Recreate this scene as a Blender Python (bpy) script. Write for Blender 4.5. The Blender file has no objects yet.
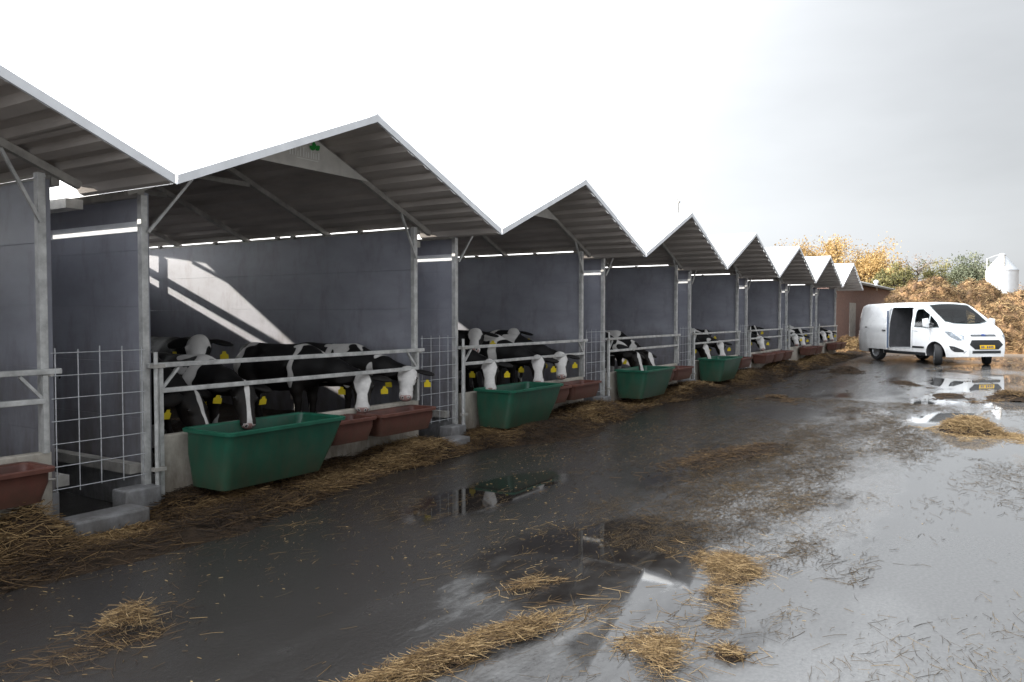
import bpy, bmesh, math, random
import numpy as np
from mathutils import Vector, Matrix, noise as mnoise
from mathutils.bvhtree import BVHTree

random.seed(7); RNG = np.random.default_rng(7)
scene = bpy.context.scene
COL = scene.collection
R = math.radians

# ------------------------------------------------------------------ camera, sky, sun, exposure
cam_d = bpy.data.cameras.new('camera'); cam = bpy.data.objects.new('camera', cam_d); COL.objects.link(cam)
cam_d.sensor_width = 36; cam_d.lens = 27.98; cam_d.clip_start = .05; cam_d.clip_end = 3000
YAW = R(32.5)
fwd = Vector((math.cos(YAW), math.sin(YAW), -math.tan(R(1.87)))).normalized()
cam.location = (0, 0, 1.6); cam.rotation_euler = fwd.to_track_quat('-Z', 'Y').to_euler()
scene.camera = cam

TO_SUN = Vector((-1.0, 1.65, 0.62)).normalized()
sun_d = bpy.data.lights.new('sun', 'SUN'); sun = bpy.data.objects.new('sun', sun_d); COL.objects.link(sun)
sun_d.energy = 5.0; sun_d.angle = R(0.55); sun_d.color = (1.0, .93, .82)
sun.location = (-20, 40, 20); sun.rotation_euler = (-TO_SUN).to_track_quat('-Z', 'Y').to_euler()

world = bpy.data.worlds.new('World'); scene.world = world; world.use_nodes = True
wn = world.node_tree; wn.nodes.clear()
def wnode(t, **k):
    n = wn.nodes.new(t)
    for a, b in k.items(): setattr(n, a, b)
    return n
sky = wnode('ShaderNodeTexSky', sky_type='NISHITA', sun_disc=False)
sky.sun_elevation = math.asin(TO_SUN.z); sky.sun_rotation = math.atan2(TO_SUN.x, TO_SUN.y)
sky.air_density = 1.2; sky.dust_density = 2.0
bg_sky = wnode('ShaderNodeBackground'); bg_sky.inputs['Strength'].default_value = .12
wn.links.new(sky.outputs[0], bg_sky.inputs[0])
tc = wnode('ShaderNodeTexCoord')
dotn = wnode('ShaderNodeVectorMath', operation='DOT_PRODUCT'); dotn.inputs[1].default_value = TO_SUN
wn.links.new(tc.outputs['Generated'], dotn.inputs[0])
half = wnode('ShaderNodeMath', operation='MULTIPLY_ADD'); half.inputs[1].default_value = .5; half.inputs[2].default_value = .5
wn.links.new(dotn.outputs['Value'], half.inputs[0])
pw = wnode('ShaderNodeMath', operation='POWER'); pw.inputs[1].default_value = 3.5; pw.use_clamp = True
wn.links.new(half.outputs[0], pw.inputs[0])
mp = wnode('ShaderNodeMapping'); mp.inputs['Scale'].default_value = (1.0, 1.0, 3.2)
wn.links.new(tc.outputs['Generated'], mp.inputs[0])
nz = wnode('ShaderNodeTexNoise'); nz.inputs['Scale'].default_value = 1.9; nz.inputs['Detail'].default_value = 5; nz.inputs['Roughness'].default_value = .5
wn.links.new(mp.outputs[0], nz.inputs[0])
cl = wnode('ShaderNodeMapRange'); cl.inputs[1].default_value = .3; cl.inputs[2].default_value = .7; cl.inputs[3].default_value = .32; cl.inputs[4].default_value = .46
wn.links.new(nz.outputs[0], cl.inputs[0])
lum = wnode('ShaderNodeMath', operation='MULTIPLY_ADD'); lum.inputs[1].default_value = 6.5
wn.links.new(pw.outputs[0], lum.inputs[0]); wn.links.new(cl.outputs[0], lum.inputs[2])
bg_cl = wnode('ShaderNodeBackground'); bg_cl.inputs[0].default_value = (.93, .962, 1.0, 1)
wn.links.new(lum.outputs[0], bg_cl.inputs['Strength'])
mixw = wnode('ShaderNodeMixShader'); mixw.inputs[0].default_value = .95
wn.links.new(bg_sky.outputs[0], mixw.inputs[1]); wn.links.new(bg_cl.outputs[0], mixw.inputs[2])
wout = wnode('ShaderNodeOutputWorld'); wn.links.new(mixw.outputs[0], wout.inputs[0])

vs = scene.view_settings; vs.view_transform = 'Standard'; vs.look = 'None'; vs.exposure = 0.62; vs.gamma = 1.0; vs.use_curve_mapping = False
scene.render.engine = 'CYCLES'
scene.cycles.use_denoising = True
scene.cycles.max_bounces = 8; scene.cycles.diffuse_bounces = 4; scene.cycles.glossy_bounces = 4
scene.cycles.caustics_reflective = False; scene.cycles.caustics_refractive = False

# ------------------------------------------------------------------ helpers
def new_mesh(name, v, f, smooth=False):
    me = bpy.data.meshes.new(name); me.from_pydata([tuple(map(float, p)) for p in v], [], f); me.update()
    if smooth: me.polygons.foreach_set('use_smooth', [True] * len(me.polygons))
    return me
def np_mesh(name, v, faces, smooth=False):
    """v (N,3) array, faces (M,k) array with k 3 or 4"""
    me = bpy.data.meshes.new(name); k = faces.shape[1]
    me.vertices.add(len(v)); me.vertices.foreach_set('co', np.asarray(v, np.float32).ravel())
    me.loops.add(faces.size); me.loops.foreach_set('vertex_index', faces.astype(np.int32).ravel())
    me.polygons.add(len(faces)); me.polygons.foreach_set('loop_start', np.arange(0, faces.size, k, dtype=np.int32))
    me.polygons.foreach_set('loop_total', np.full(len(faces), k, np.int32))
    if smooth: me.polygons.foreach_set('use_smooth', np.ones(len(faces), bool))
    me.update(calc_edges=True); me.validate()
    return me
def add(name, me, mat=None, parent=None, loc=None, rz=0):
    o = bpy.data.objects.new(name, me); COL.objects.link(o)
    if mat is not None and me is not None and not me.materials: me.materials.append(mat)
    if parent is not None: o.parent = parent
    if loc is not None: o.location = loc
    if rz: o.rotation_euler = (0, 0, rz)
    return o
def tag(o, label=None, cat=None, group=None, kind=None):
    if label: o['label'] = label
    if cat: o['category'] = cat
    if group: o['group'] = group
    if kind: o['kind'] = kind
    return o
def empty(name, loc=(0, 0, 0), rz=0):
    o = bpy.data.objects.new(name, None); COL.objects.link(o); o.location = loc; o.rotation_euler = (0, 0, rz); o.empty_display_size = .2
    return o
def copy_tree(o, parent=None):
    c = o.copy(); COL.objects.link(c); c.parent = parent
    for ch in o.children: copy_tree(ch, c)
    return c

class MB:
    """collects simple solids for ONE mesh"""
    def __init__(s): s.v = []; s.f = []
    def add(s, v, f):
        n = len(s.v); s.v += [tuple(p) for p in v]; s.f += [tuple(i + n for i in q) for q in f]; return s
    def box(s, a, b, bevel=0):
        x0, y0, z0 = a; x1, y1, z1 = b
        v = [(x, y, z) for z in (z0, z1) for y in (y0, y1) for x in (x0, x1)]
        return s.add(v, [(0, 2, 3, 1), (4, 5, 7, 6), (0, 1, 5, 4), (2, 6, 7, 3), (0, 4, 6, 2), (1, 3, 7, 5)])
    def bar(s, p, q, w, h, up=(0, 0, 1)):
        p = Vector(p); q = Vector(q); d = (q - p).normalized(); u = Vector(up)
        if abs(d.dot(u)) > .98: u = Vector((0, 1, 0))
        a = d.cross(u).normalized() * w / 2; b = a.cross(d).normalized() * h / 2
        v = [c + i * a + j * b for c in (p, q) for i, j in ((-1, -1), (1, -1), (1, 1), (-1, 1))]
        return s.add(v, [(3, 2, 1, 0), (4, 5, 6, 7), (0, 1, 5, 4), (1, 2, 6, 5), (2, 3, 7, 6), (3, 0, 4, 7)])
    def tube(s, pts, r, n=8, caps=True):
        pts = [Vector(p) for p in pts]; rr = r if isinstance(r, (list, tuple)) else [r] * len(pts)
        base = len(s.v); rings = []
        for i, p in enumerate(pts):
            d = (pts[min(i + 1, len(pts) - 1)] - pts[max(i - 1, 0)]).normalized()
            u = Vector((0, 0, 1)) if abs(d.z) < .9 else Vector((1, 0, 0))
            a = d.cross(u).normalized(); b = d.cross(a).normalized()
            ring = [p + rr[i] * (math.cos(t) * a + math.sin(t) * b) for t in [2 * math.pi * k / n for k in range(n)]]
            rings.append(list(range(len(s.v), len(s.v) + n))); s.v += [tuple(x) for x in ring]
        for i in range(len(pts) - 1):
            for k in range(n): s.f.append((rings[i][k], rings[i][(k + 1) % n], rings[i + 1][(k + 1) % n], rings[i + 1][k]))
        if caps: s.f.append(tuple(rings[0][::-1])); s.f.append(tuple(rings[-1]))
        return s
    def lathe(s, prof, n=24, axis='z', center=(0, 0, 0), close=True):
        rings = []
        for r, h in prof:
            ring = []
            for k in range(n):
                t = 2 * math.pi * k / n; a, b = r * math.cos(t), r * math.sin(t)
                p = {'z': (a, b, h), 'y': (a, h, b), 'x': (h, a, b)}[axis]
                ring.append(len(s.v)); s.v.append((p[0] + center[0], p[1] + center[1], p[2] + center[2]))
            rings.append(ring)
        for i in range(len(rings) - 1):
            for k in range(n): s.f.append((rings[i][k], rings[i][(k + 1) % n], rings[i + 1][(k + 1) % n], rings[i + 1][k]))
        if close: s.f.append(tuple(rings[0][::-1])); s.f.append(tuple(rings[-1]))
        return s
    def mesh(s, name, bevel=0, smooth=False, seg=2):
        me = new_mesh(name, s.v, s.f)
        bm = bmesh.new(); bm.from_mesh(me)
        bmesh.ops.recalc_face_normals(bm, faces=bm.faces)
        if bevel: bmesh.ops.bevel(bm, geom=list(bm.edges), offset=bevel, segments=seg, affect='EDGES', profile=.5, clamp_overlap=True)
        if smooth:
            for f in bm.faces: f.smooth = True
        bm.to_mesh(me); bm.free()
        if smooth: 
            try: me.set_sharp_from_angle(angle=R(40))
            except Exception: pass
        return me
    def obj(s, name, mat, parent=None, loc=None, bevel=0, smooth=False):
        return add(name, s.mesh(name, bevel, smooth), mat, parent, loc)

def grid_faces(nu, nv):
    i = np.arange((nu - 1) * (nv - 1)); a = (i // (nv - 1)) * nv + i % (nv - 1)
    return np.stack([a, a + nv, a + nv + 1, a + 1], 1)

def vnoise2(x, y, seed=0):
    """smooth value noise, vectorised, about -1..1"""
    def h(i, j):
        n = (i.astype(np.int64) * 374761393 + j.astype(np.int64) * 668265263 + seed * 144665) & 0x7fffffff
        n = ((n ^ (n >> 13)) * 1274126177) & 0x7fffffff
        return ((n ^ (n >> 16)) & 0xffff) / 32767.5 - 1
    xi = np.floor(x); yi = np.floor(y); fx = x - xi; fy = y - yi; fx = fx * fx * (3 - 2 * fx); fy = fy * fy * (3 - 2 * fy)
    return (h(xi, yi) * (1 - fx) + h(xi + 1, yi) * fx) * (1 - fy) + (h(xi, yi + 1) * (1 - fx) + h(xi + 1, yi + 1) * fx) * fy
def fbm2(x, y, oct=4, seed=0, gain=.5):
    s = 0; a = 1; 
    for o in range(oct): s = s + a * vnoise2(x * 2 ** o + 17.3 * o, y * 2 ** o - 9.1 * o, seed + o); a *= gain
    return s

# ------------------------------------------------------------------ materials
def mat(name, col=(.5, .5, .5), rough=.6, metal=0, nscale=0, namt=.25, bump=0, bscale=60, spec=.5, col2=None, n2=None, coords='Object', stretch=None):
    """principled with noise-broken colour, roughness and a fine bump"""
    m = bpy.data.materials.new(name); m.use_nodes = True; nt = m.node_tree; p = nt.nodes['Principled BSDF']
    p.inputs['Base Color'].default_value = (*col, 1); p.inputs['Roughness'].default_value = rough; p.inputs['Metallic'].default_value = metal
    p.inputs['Specular IOR Level'].default_value = spec
    t = nt.nodes.new('ShaderNodeTexCoord'); src = t.outputs[coords]
    if stretch:
        mpn = nt.nodes.new('ShaderNodeMapping'); mpn.inputs['Scale'].default_value = stretch; nt.links.new(src, mpn.inputs[0]); src = mpn.outputs[0]
    if nscale:
        n = nt.nodes.new('ShaderNodeTexNoise'); n.inputs['Scale'].default_value = nscale; n.inputs['Detail'].default_value = 7; n.inputs['Roughness'].default_value = .62
        nt.links.new(src, n.inputs[0])
        mr = nt.nodes.new('ShaderNodeMapRange'); mr.inputs[1].default_value = .32; mr.inputs[2].default_value = .68
        nt.links.new(n.outputs[0], mr.inputs[0])
        mx = nt.nodes.new('ShaderNodeMix'); mx.data_type = 'RGBA'
        c2 = col2 or tuple(c * (1 - namt) for c in col); c1 = col if col2 else tuple(min(1, c * (1 + namt * .6)) for c in col)
        mx.inputs[6].default_value = (*c2, 1); mx.inputs[7].default_value = (*c1, 1)
        nt.links.new(mr.outputs[0], mx.inputs[0]); nt.links.new(mx.outputs[2], p.inputs['Base Color'])
        rr = nt.nodes.new('ShaderNodeMapRange'); rr.inputs[3].default_value = max(.02, rough - .12); rr.inputs[4].default_value = min(1, rough + .12)
        nt.links.new(n.outputs[0], rr.inputs[0]); nt.links.new(rr.outputs[0], p.inputs['Roughness'])
    if bump:
        b = nt.nodes.new('ShaderNodeBump'); b.inputs['Strength'].default_value = bump; b.inputs['Distance'].default_value = .01
        n3 = nt.nodes.new('ShaderNodeTexNoise'); n3.inputs['Scale'].default_value = bscale; n3.inputs['Detail'].default_value = 4
        nt.links.new(src, n3.inputs[0]); nt.links.new(n3.outputs[0], b.inputs['Height']); nt.links.new(b.outputs[0], p.inputs['Normal'])
    return m
def add_dirt(m, z0, z1, col, amt=.8, scale=6, stretch=(1, 1, .35), lo=.35, hi=.65):
    """splashed dirt: more of it towards z0 (the foot of the thing), broken up by noise"""
    nt = m.node_tree; p = nt.nodes['Principled BSDF']; src = p.inputs['Base Color'].links[0].from_socket if p.inputs['Base Color'].links else None
    t = nt.nodes.new('ShaderNodeTexCoord'); mp_ = nt.nodes.new('ShaderNodeMapping'); mp_.inputs['Scale'].default_value = stretch; nt.links.new(t.outputs['Object'], mp_.inputs[0])
    n = nt.nodes.new('ShaderNodeTexNoise'); n.inputs['Scale'].default_value = scale; n.inputs['Detail'].default_value = 8; n.inputs['Roughness'].default_value = .7; nt.links.new(mp_.outputs[0], n.inputs[0])
    sp = nt.nodes.new('ShaderNodeSeparateXYZ'); nt.links.new(t.outputs['Object'], sp.inputs[0])
    h = nt.nodes.new('ShaderNodeMapRange'); h.inputs[1].default_value = z0; h.inputs[2].default_value = z1; h.inputs[3].default_value = .22; h.inputs[4].default_value = -.16; nt.links.new(sp.outputs[2], h.inputs[0])
    ad = nt.nodes.new('ShaderNodeMath'); ad.operation = 'ADD'; nt.links.new(n.outputs[0], ad.inputs[0]); nt.links.new(h.outputs[0], ad.inputs[1])
    r = nt.nodes.new('ShaderNodeMapRange'); r.inputs[1].default_value = lo; r.inputs[2].default_value = hi + .15; r.inputs[4].default_value = amt; nt.links.new(ad.outputs[0], r.inputs[0])
    x = nt.nodes.new('ShaderNodeMix'); x.data_type = 'RGBA'; x.inputs[7].default_value = (*col, 1); nt.links.new(r.outputs[0], x.inputs[0])
    if src: nt.links.new(src, x.inputs[6])
    else: x.inputs[6].default_value = p.inputs['Base Color'].default_value
    nt.links.new(x.outputs[2], p.inputs['Base Color'])
M = {}
M['galv'] = mat('galvanised_steel', (.56, .56, .55), .5, .3, 9, .35, .12, 40)
M['galv_dull'] = mat('weathered_galvanised', (.42, .40, .37), .6, .1, 7, .35, .1, 40)
M['wall'] = mat('grey_wall_board', (.325, .333, .385), .5, 0, 1.6, .16, .06, 30, spec=.4, stretch=(1, 1, 2.2))
M['roof'] = mat('fibre_roof_sheet', (.62, .62, .61), .6, 0, 2.5, .22, .1, 50, stretch=(1, .25, 1))
M['soffit'] = mat('roof_sheet_shaded', (.50, .455, .42), .7, 0, 2.5, .25, .1, 50, stretch=(1, .3, 1))  # same sheet as the roof top; underside shade painted in darker and browner
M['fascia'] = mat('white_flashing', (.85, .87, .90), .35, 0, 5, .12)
M['plate'] = mat('gusset_sheet', (.66, .64, .60), .5, 0, 5, .15)
M['concrete'] = mat('cast_concrete', (.58, .54, .47), .85, 0, 5, .4, .35, 45, col2=(.36, .33, .29))
M['concrete_wet'] = mat('wet_concrete', (.34, .34, .35), .55, 0, 6, .4, .3, 45, col2=(.16, .16, .165))
M['green'] = mat('green_plastic', (.008, .078, .047), .38, 0, 3, .3, .05, 25)
M['green_rim'] = mat('green_plastic_rim', (.014, .115, .07), .4, 0, 6, .3, .05, 25)
M['brown'] = mat('brown_plastic', (.115, .040, .030), .5, 0, 4, .35, .08, 30)
M['brown_rim'] = mat('brown_plastic_rim', (.145, .058, .043), .5, 0, 4, .35, .08, 30)
M['wire'] = mat('wire_galvanised', (.55, .56, .58), .4, .5, 20, .3)
M['leaf_green'] = mat('green_print', (.02, .30, .05), .5)
M['pale_print'] = mat('pale_print', (.86, .87, .84), .5)
M['tagyellow'] = mat('yellow_tag', (.72, .56, .03), .45)
M['dark'] = mat('dark_rubber', (.018, .018, .019), .75, 0, 12, .3, .1, 60)
M['eye'] = mat('dark_eye', (.006, .005, .005), .08)

add_dirt(M['wall'], .25, 1.5, (.10, .075, .055), .75, 4)
add_dirt(M['concrete_wet'], 0, .3, (.05, .04, .03), .8, 7); add_dirt(M['concrete'], 0, .6, (.12, .085, .055), .8, 7)
add_dirt(M['green'], 0, .5, (.075, .06, .04), .6, 9); add_dirt(M['brown'], 0, .25, (.07, .045, .03), .7, 12)
def attr_mat(name, attr, stops, rough=.8, sheen=0, bump=0, bscale=40, nmix=0, transl=0, spec=.3):
    m = bpy.data.materials.new(name); m.use_nodes = True; nt = m.node_tree; p = nt.nodes['Principled BSDF']
    p.inputs['Roughness'].default_value = rough; p.inputs['Specular IOR Level'].default_value = spec
    a = nt.nodes.new('ShaderNodeAttribute'); a.attribute_name = attr
    r = nt.nodes.new('ShaderNodeValToRGB'); el = r.color_ramp.elements
    el[0].position, el[0].color = stops[0][0], (*stops[0][1], 1); el[1].position, el[1].color = stops[-1][0], (*stops[-1][1], 1)
    for s in stops[1:-1]: e = el.new(s[0]); e.color = (*s[1], 1)
    nt.links.new(a.outputs['Fac'], r.inputs[0]); nt.links.new(r.outputs[0], p.inputs['Base Color'])
    if bump:
        t = nt.nodes.new('ShaderNodeTexCoord'); n3 = nt.nodes.new('ShaderNodeTexNoise'); n3.inputs['Scale'].default_value = bscale; n3.inputs['Detail'].default_value = 4
        b = nt.nodes.new('ShaderNodeBump'); b.inputs['Strength'].default_value = bump; b.inputs['Distance'].default_value = .01
        nt.links.new(t.outputs['Object'], n3.inputs[0]); nt.links.new(n3.outputs[0], b.inputs['Height']); nt.links.new(b.outputs[0], p.inputs['Normal'])
    if transl:
        tr = nt.nodes.new('ShaderNodeBsdfTranslucent'); nt.links.new(r.outputs[0], tr.inputs[0])
        mx = nt.nodes.new('ShaderNodeMixShader'); mx.inputs[0].default_value = transl
        out = nt.nodes['Material Output']; nt.links.new(p.outputs[0], mx.inputs[1]); nt.links.new(tr.outputs[0], mx.inputs[2]); nt.links.new(mx.outputs[0], out.inputs[0])
    return m
M['straw'] = attr_mat('straw_stalks', 'tint', [(0, (.022, .014, .009)), (.3, (.075, .045, .022)), (.65, (.19, .118, .05)), (1, (.44, .31, .155))], .6)
M['wet_straw'] = attr_mat('wet_straw_stalks', 'tint', [(0, (.03, .022, .015)), (.4, (.11, .07, .03)), (.7, (.27, .18, .075)), (1, (.45, .33, .17))], .45)
M['coat'] = attr_mat('cattle_coat', 'coat', [(0, (.006, .0055, .006)), (.44, (.009, .008, .008)), (.48, (.66, .64, .62)), (.78, (.74, .72, .70)), (.86, (.42, .27, .25)), (1, (.36, .22, .20))], .62, bump=.25, bscale=90)

add_dirt(M['coat'], .25, .75, (.028, .018, .011), .38, 9, (1, 1, 1))
# ------------------------------------------------------------------ ground: wet yard
gm = bpy.data.materials.new('wet_yard'); gm.use_nodes = True; nt = gm.node_tree; P = nt.nodes['Principled BSDF']
def N(t, **k):
    n = nt.nodes.new(t)
    for a, b in k.items(): setattr(n, a, b)
    return n
def L(a, b): nt.links.new(a, b)
def noise_n(src, scale, detail=4, rough=.55):
    n = N('ShaderNodeTexNoise'); n.inputs['Scale'].default_value = scale; n.inputs['Detail'].default_value = detail; n.inputs['Roughness'].default_value = rough
    L(src, n.inputs[0]); return n.outputs[0]
def mrange(src, a, b, c, d, smooth=False):
    n = N('ShaderNodeMapRange'); n.interpolation_type = 'SMOOTHSTEP' if smooth else 'LINEAR'
    for i, x in enumerate((a, b, c, d)): n.inputs[i + 1].default_value = x
    L(src, n.inputs[0]); return n.outputs[0]
def mth(op, a, b=None):
    n = N('ShaderNodeMath', operation=op)
    for i, x in enumerate((a, b)):
        if x is None: continue
        if isinstance(x, (int, float)): n.inputs[i].default_value = x
        else: L(x, n.inputs[i])
    return n.outputs[0]
def mixc(f, a, b):
    n = N('ShaderNodeMix'); n.data_type = 'RGBA'
    if isinstance(f, (int, float)): n.inputs[0].default_value = f
    else: L(f, n.inputs[0])
    for i, x in ((6, a), (7, b)):
        if isinstance(x, tuple): n.inputs[i].default_value = (*x, 1)
        else: L(x, n.inputs[i])
    return n.outputs[2]
co = N('ShaderNodeTexCoord').outputs['Object']
sep = N('ShaderNodeSeparateXYZ'); L(co, sep.inputs[0])
mpg = N('ShaderNodeMapping'); mpg.inputs['Scale'].default_value = (.45, 1, 1); L(co, mpg.inputs[0])      # wheel-swept: longer along the row
nbig = noise_n(mpg.outputs[0], .55, 4, .5)
ybias = mrange(sep.outputs[1], .2, 4.4, .16, -.10)                     # the yard falls away from the shelters: water stands on that side
lvl = mth('ADD', nbig, ybias)
puddle = mrange(lvl, .53, .66, 0, 1, True)
# one standing pool in front of the second shelter
def pool(cx, cy, rx, ry, ns=1.3, amp=.5):
    dx = mth('DIVIDE', mth('SUBTRACT', sep.outputs[0], cx), rx); dy = mth('DIVIDE', mth('SUBTRACT', sep.outputs[1], cy), ry)
    d = mth('ADD', mth('MULTIPLY', dx, dx), mth('MULTIPLY', dy, dy))
    w = mth('ADD', d, mth('MULTIPLY', mth('SUBTRACT', noise_n(co, ns, 7, .68), .5), amp * 3.4))
    return mrange(w, .45, 1.35, 1, 0, True)
for a in ((4.7, 2.15, 1.15, .85), (5.9, 3.95, 1.3, .42), (9.0, .45, 4.5, .55), (4.0, 1.45, 1.3, .45)):
    puddle = mth('MAXIMUM', puddle, pool(*a))
ncoarse = noise_n(co, 2.2, 6, .6)
nfine = noise_n(co, 45, 5, .6)
asph = mixc(nfine, (.10, .10, .10), (.23, .228, .224))
dirt_noise = mth('ADD', noise_n(mpg.outputs[0], 1.3, 7, .68), mrange(sep.outputs[1], .4, 3.4, -.20, .30))
dirt = mrange(dirt_noise, .42, .66, 0, 1, True)
colr = mixc(mth('MULTIPLY', dirt, .93), asph, mixc(nfine, (.009, .0078, .0072), (.027, .0235, .0215)))
colr = mixc(mth('MULTIPLY', puddle, mrange(sep.outputs[1], .6, 2.2, .25, .8)), colr, (.010, .008, .007))
far = mrange(sep.outputs[0], 33, 39, 0, 1, True)
colr = mixc(mth('MULTIPLY', far, mrange(ncoarse, .3, .7, .4, 1)), colr, (.26, .19, .13))
L(colr, P.inputs['Base Color'])
mpt = N('ShaderNodeMapping'); mpt.inputs['Scale'].default_value = (.05, 1, 1); mpt.inputs['Rotation'].default_value = (0, 0, .05); L(co, mpt.inputs[0])
trk = noise_n(mpt.outputs[0], 3.2, 5, .6)                               # wheel tracks along the yard
rgh = mth('ADD', mrange(ncoarse, .3, .7, .07, .18), mrange(trk, .35, .65, -.02, .10))
rgh = mth('ADD', mth('MULTIPLY', rgh, mth('SUBTRACT', 1, puddle)), mth('MULTIPLY', puddle, .018))
rgh = mth('ADD', rgh, mth('MULTIPLY', far, .45))
rgh = mth('ADD', rgh, mth('MULTIPLY', mth('MULTIPLY', dirt, mth('SUBTRACT', 1, puddle)), .03))
L(rgh, P.inputs['Roughness'])
P.inputs['IOR'].default_value = 1.5
bmp = N('ShaderNodeBump'); bmp.inputs['Distance'].default_value = .012
mpr = N('ShaderNodeMapping'); mpr.inputs['Scale'].default_value = (.5, 1.4, 1); mpr.inputs['Rotation'].default_value = (0, 0, .25); L(co, mpr.inputs[0])
hgt = mth('ADD', mth('MULTIPLY', noise_n(mpr.outputs[0], 16, 6, .7), 1.2), mth('MULTIPLY', nfine, .5))
L(hgt, bmp.inputs['Height'])
L(mth('ADD', mth('MULTIPLY', mth('SUBTRACT', 1, puddle), mrange(dirt, 0, 1, .36, .28)), .003), bmp.inputs['Strength'])
L(bmp.outputs[0], P.inputs['Normal'])
M['yard'] = gm
gme = new_mesh('ground', [(-300, -300, 0), (900, -300, 0), (900, 600, 0), (-300, 600, 0)], [(0, 1, 2, 3)])
tag(add('ground', gme, M['yard']), kind='structure')

# ------------------------------------------------------------------ shelters
SP = 4.23; XC1 = 5.64; YO = 9.0                       # local y = Y - 9
XC = [XC1 + SP * (i - 1) for i in range(8)]
YF, YR = 6.0, 12.2; YE0, YE1 = 5.1, 12.7; HW = 1.72
ZR = 3.405; TAN = .412; ZV = lambda x: ZR - TAN * abs(x)
FR = [6.0, 7.56, 9.12, 10.66, 12.2]
SLP = math.atan(TAN)

def roof_sheet_mesh(x0, x1, y0, y1):
    """one trapezoidal sheet of a slope running along y, from |x|=x0 (upper) to x1, 5 mm thick"""
    n = max(1, round((x1 - x0) / .235)); prof = []
    wdt = (x1 - x0) / n
    for i in range(n):
        a = x0 + i * wdt
        prof += [(a, 0), (a + .30 * wdt, 0), (a + .40 * wdt, .042), (a + .80 * wdt, .042), (a + .92 * wdt, 0)]
    prof.append((x1 + .015, 0))
    v = []; f = []
    for y in (y0, y1):
        for off in (0, .006):
            for a, h in prof: v.append((a, y - YO, ZR - TAN * a + h + off))
    k = len(prof); g = lambda yy, oo, i: (yy * 2 + oo) * k + i
    for i in range(k - 1):
        f.append((g(0, 1, i), g(0, 1, i + 1), g(1, 1, i + 1), g(1, 1, i)))
        f.append((g(0, 0, i), g(1, 0, i), g(1, 0, i + 1), g(0, 0, i + 1)))
        f.append((g(0, 0, i), g(0, 0, i + 1), g(0, 1, i + 1), g(0, 1, i)))
        f.append((g(1, 0, i + 1), g(1, 0, i), g(1, 1, i), g(1, 1, i + 1)))
    f.append((g(0, 0, 0), g(0, 1, 0), g(1, 1, 0), g(1, 0, 0))); f.append((g(0, 0, k - 1), g(1, 0, k - 1), g(1, 1, k - 1), g(0, 1, k - 1)))
    return v, f
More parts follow.
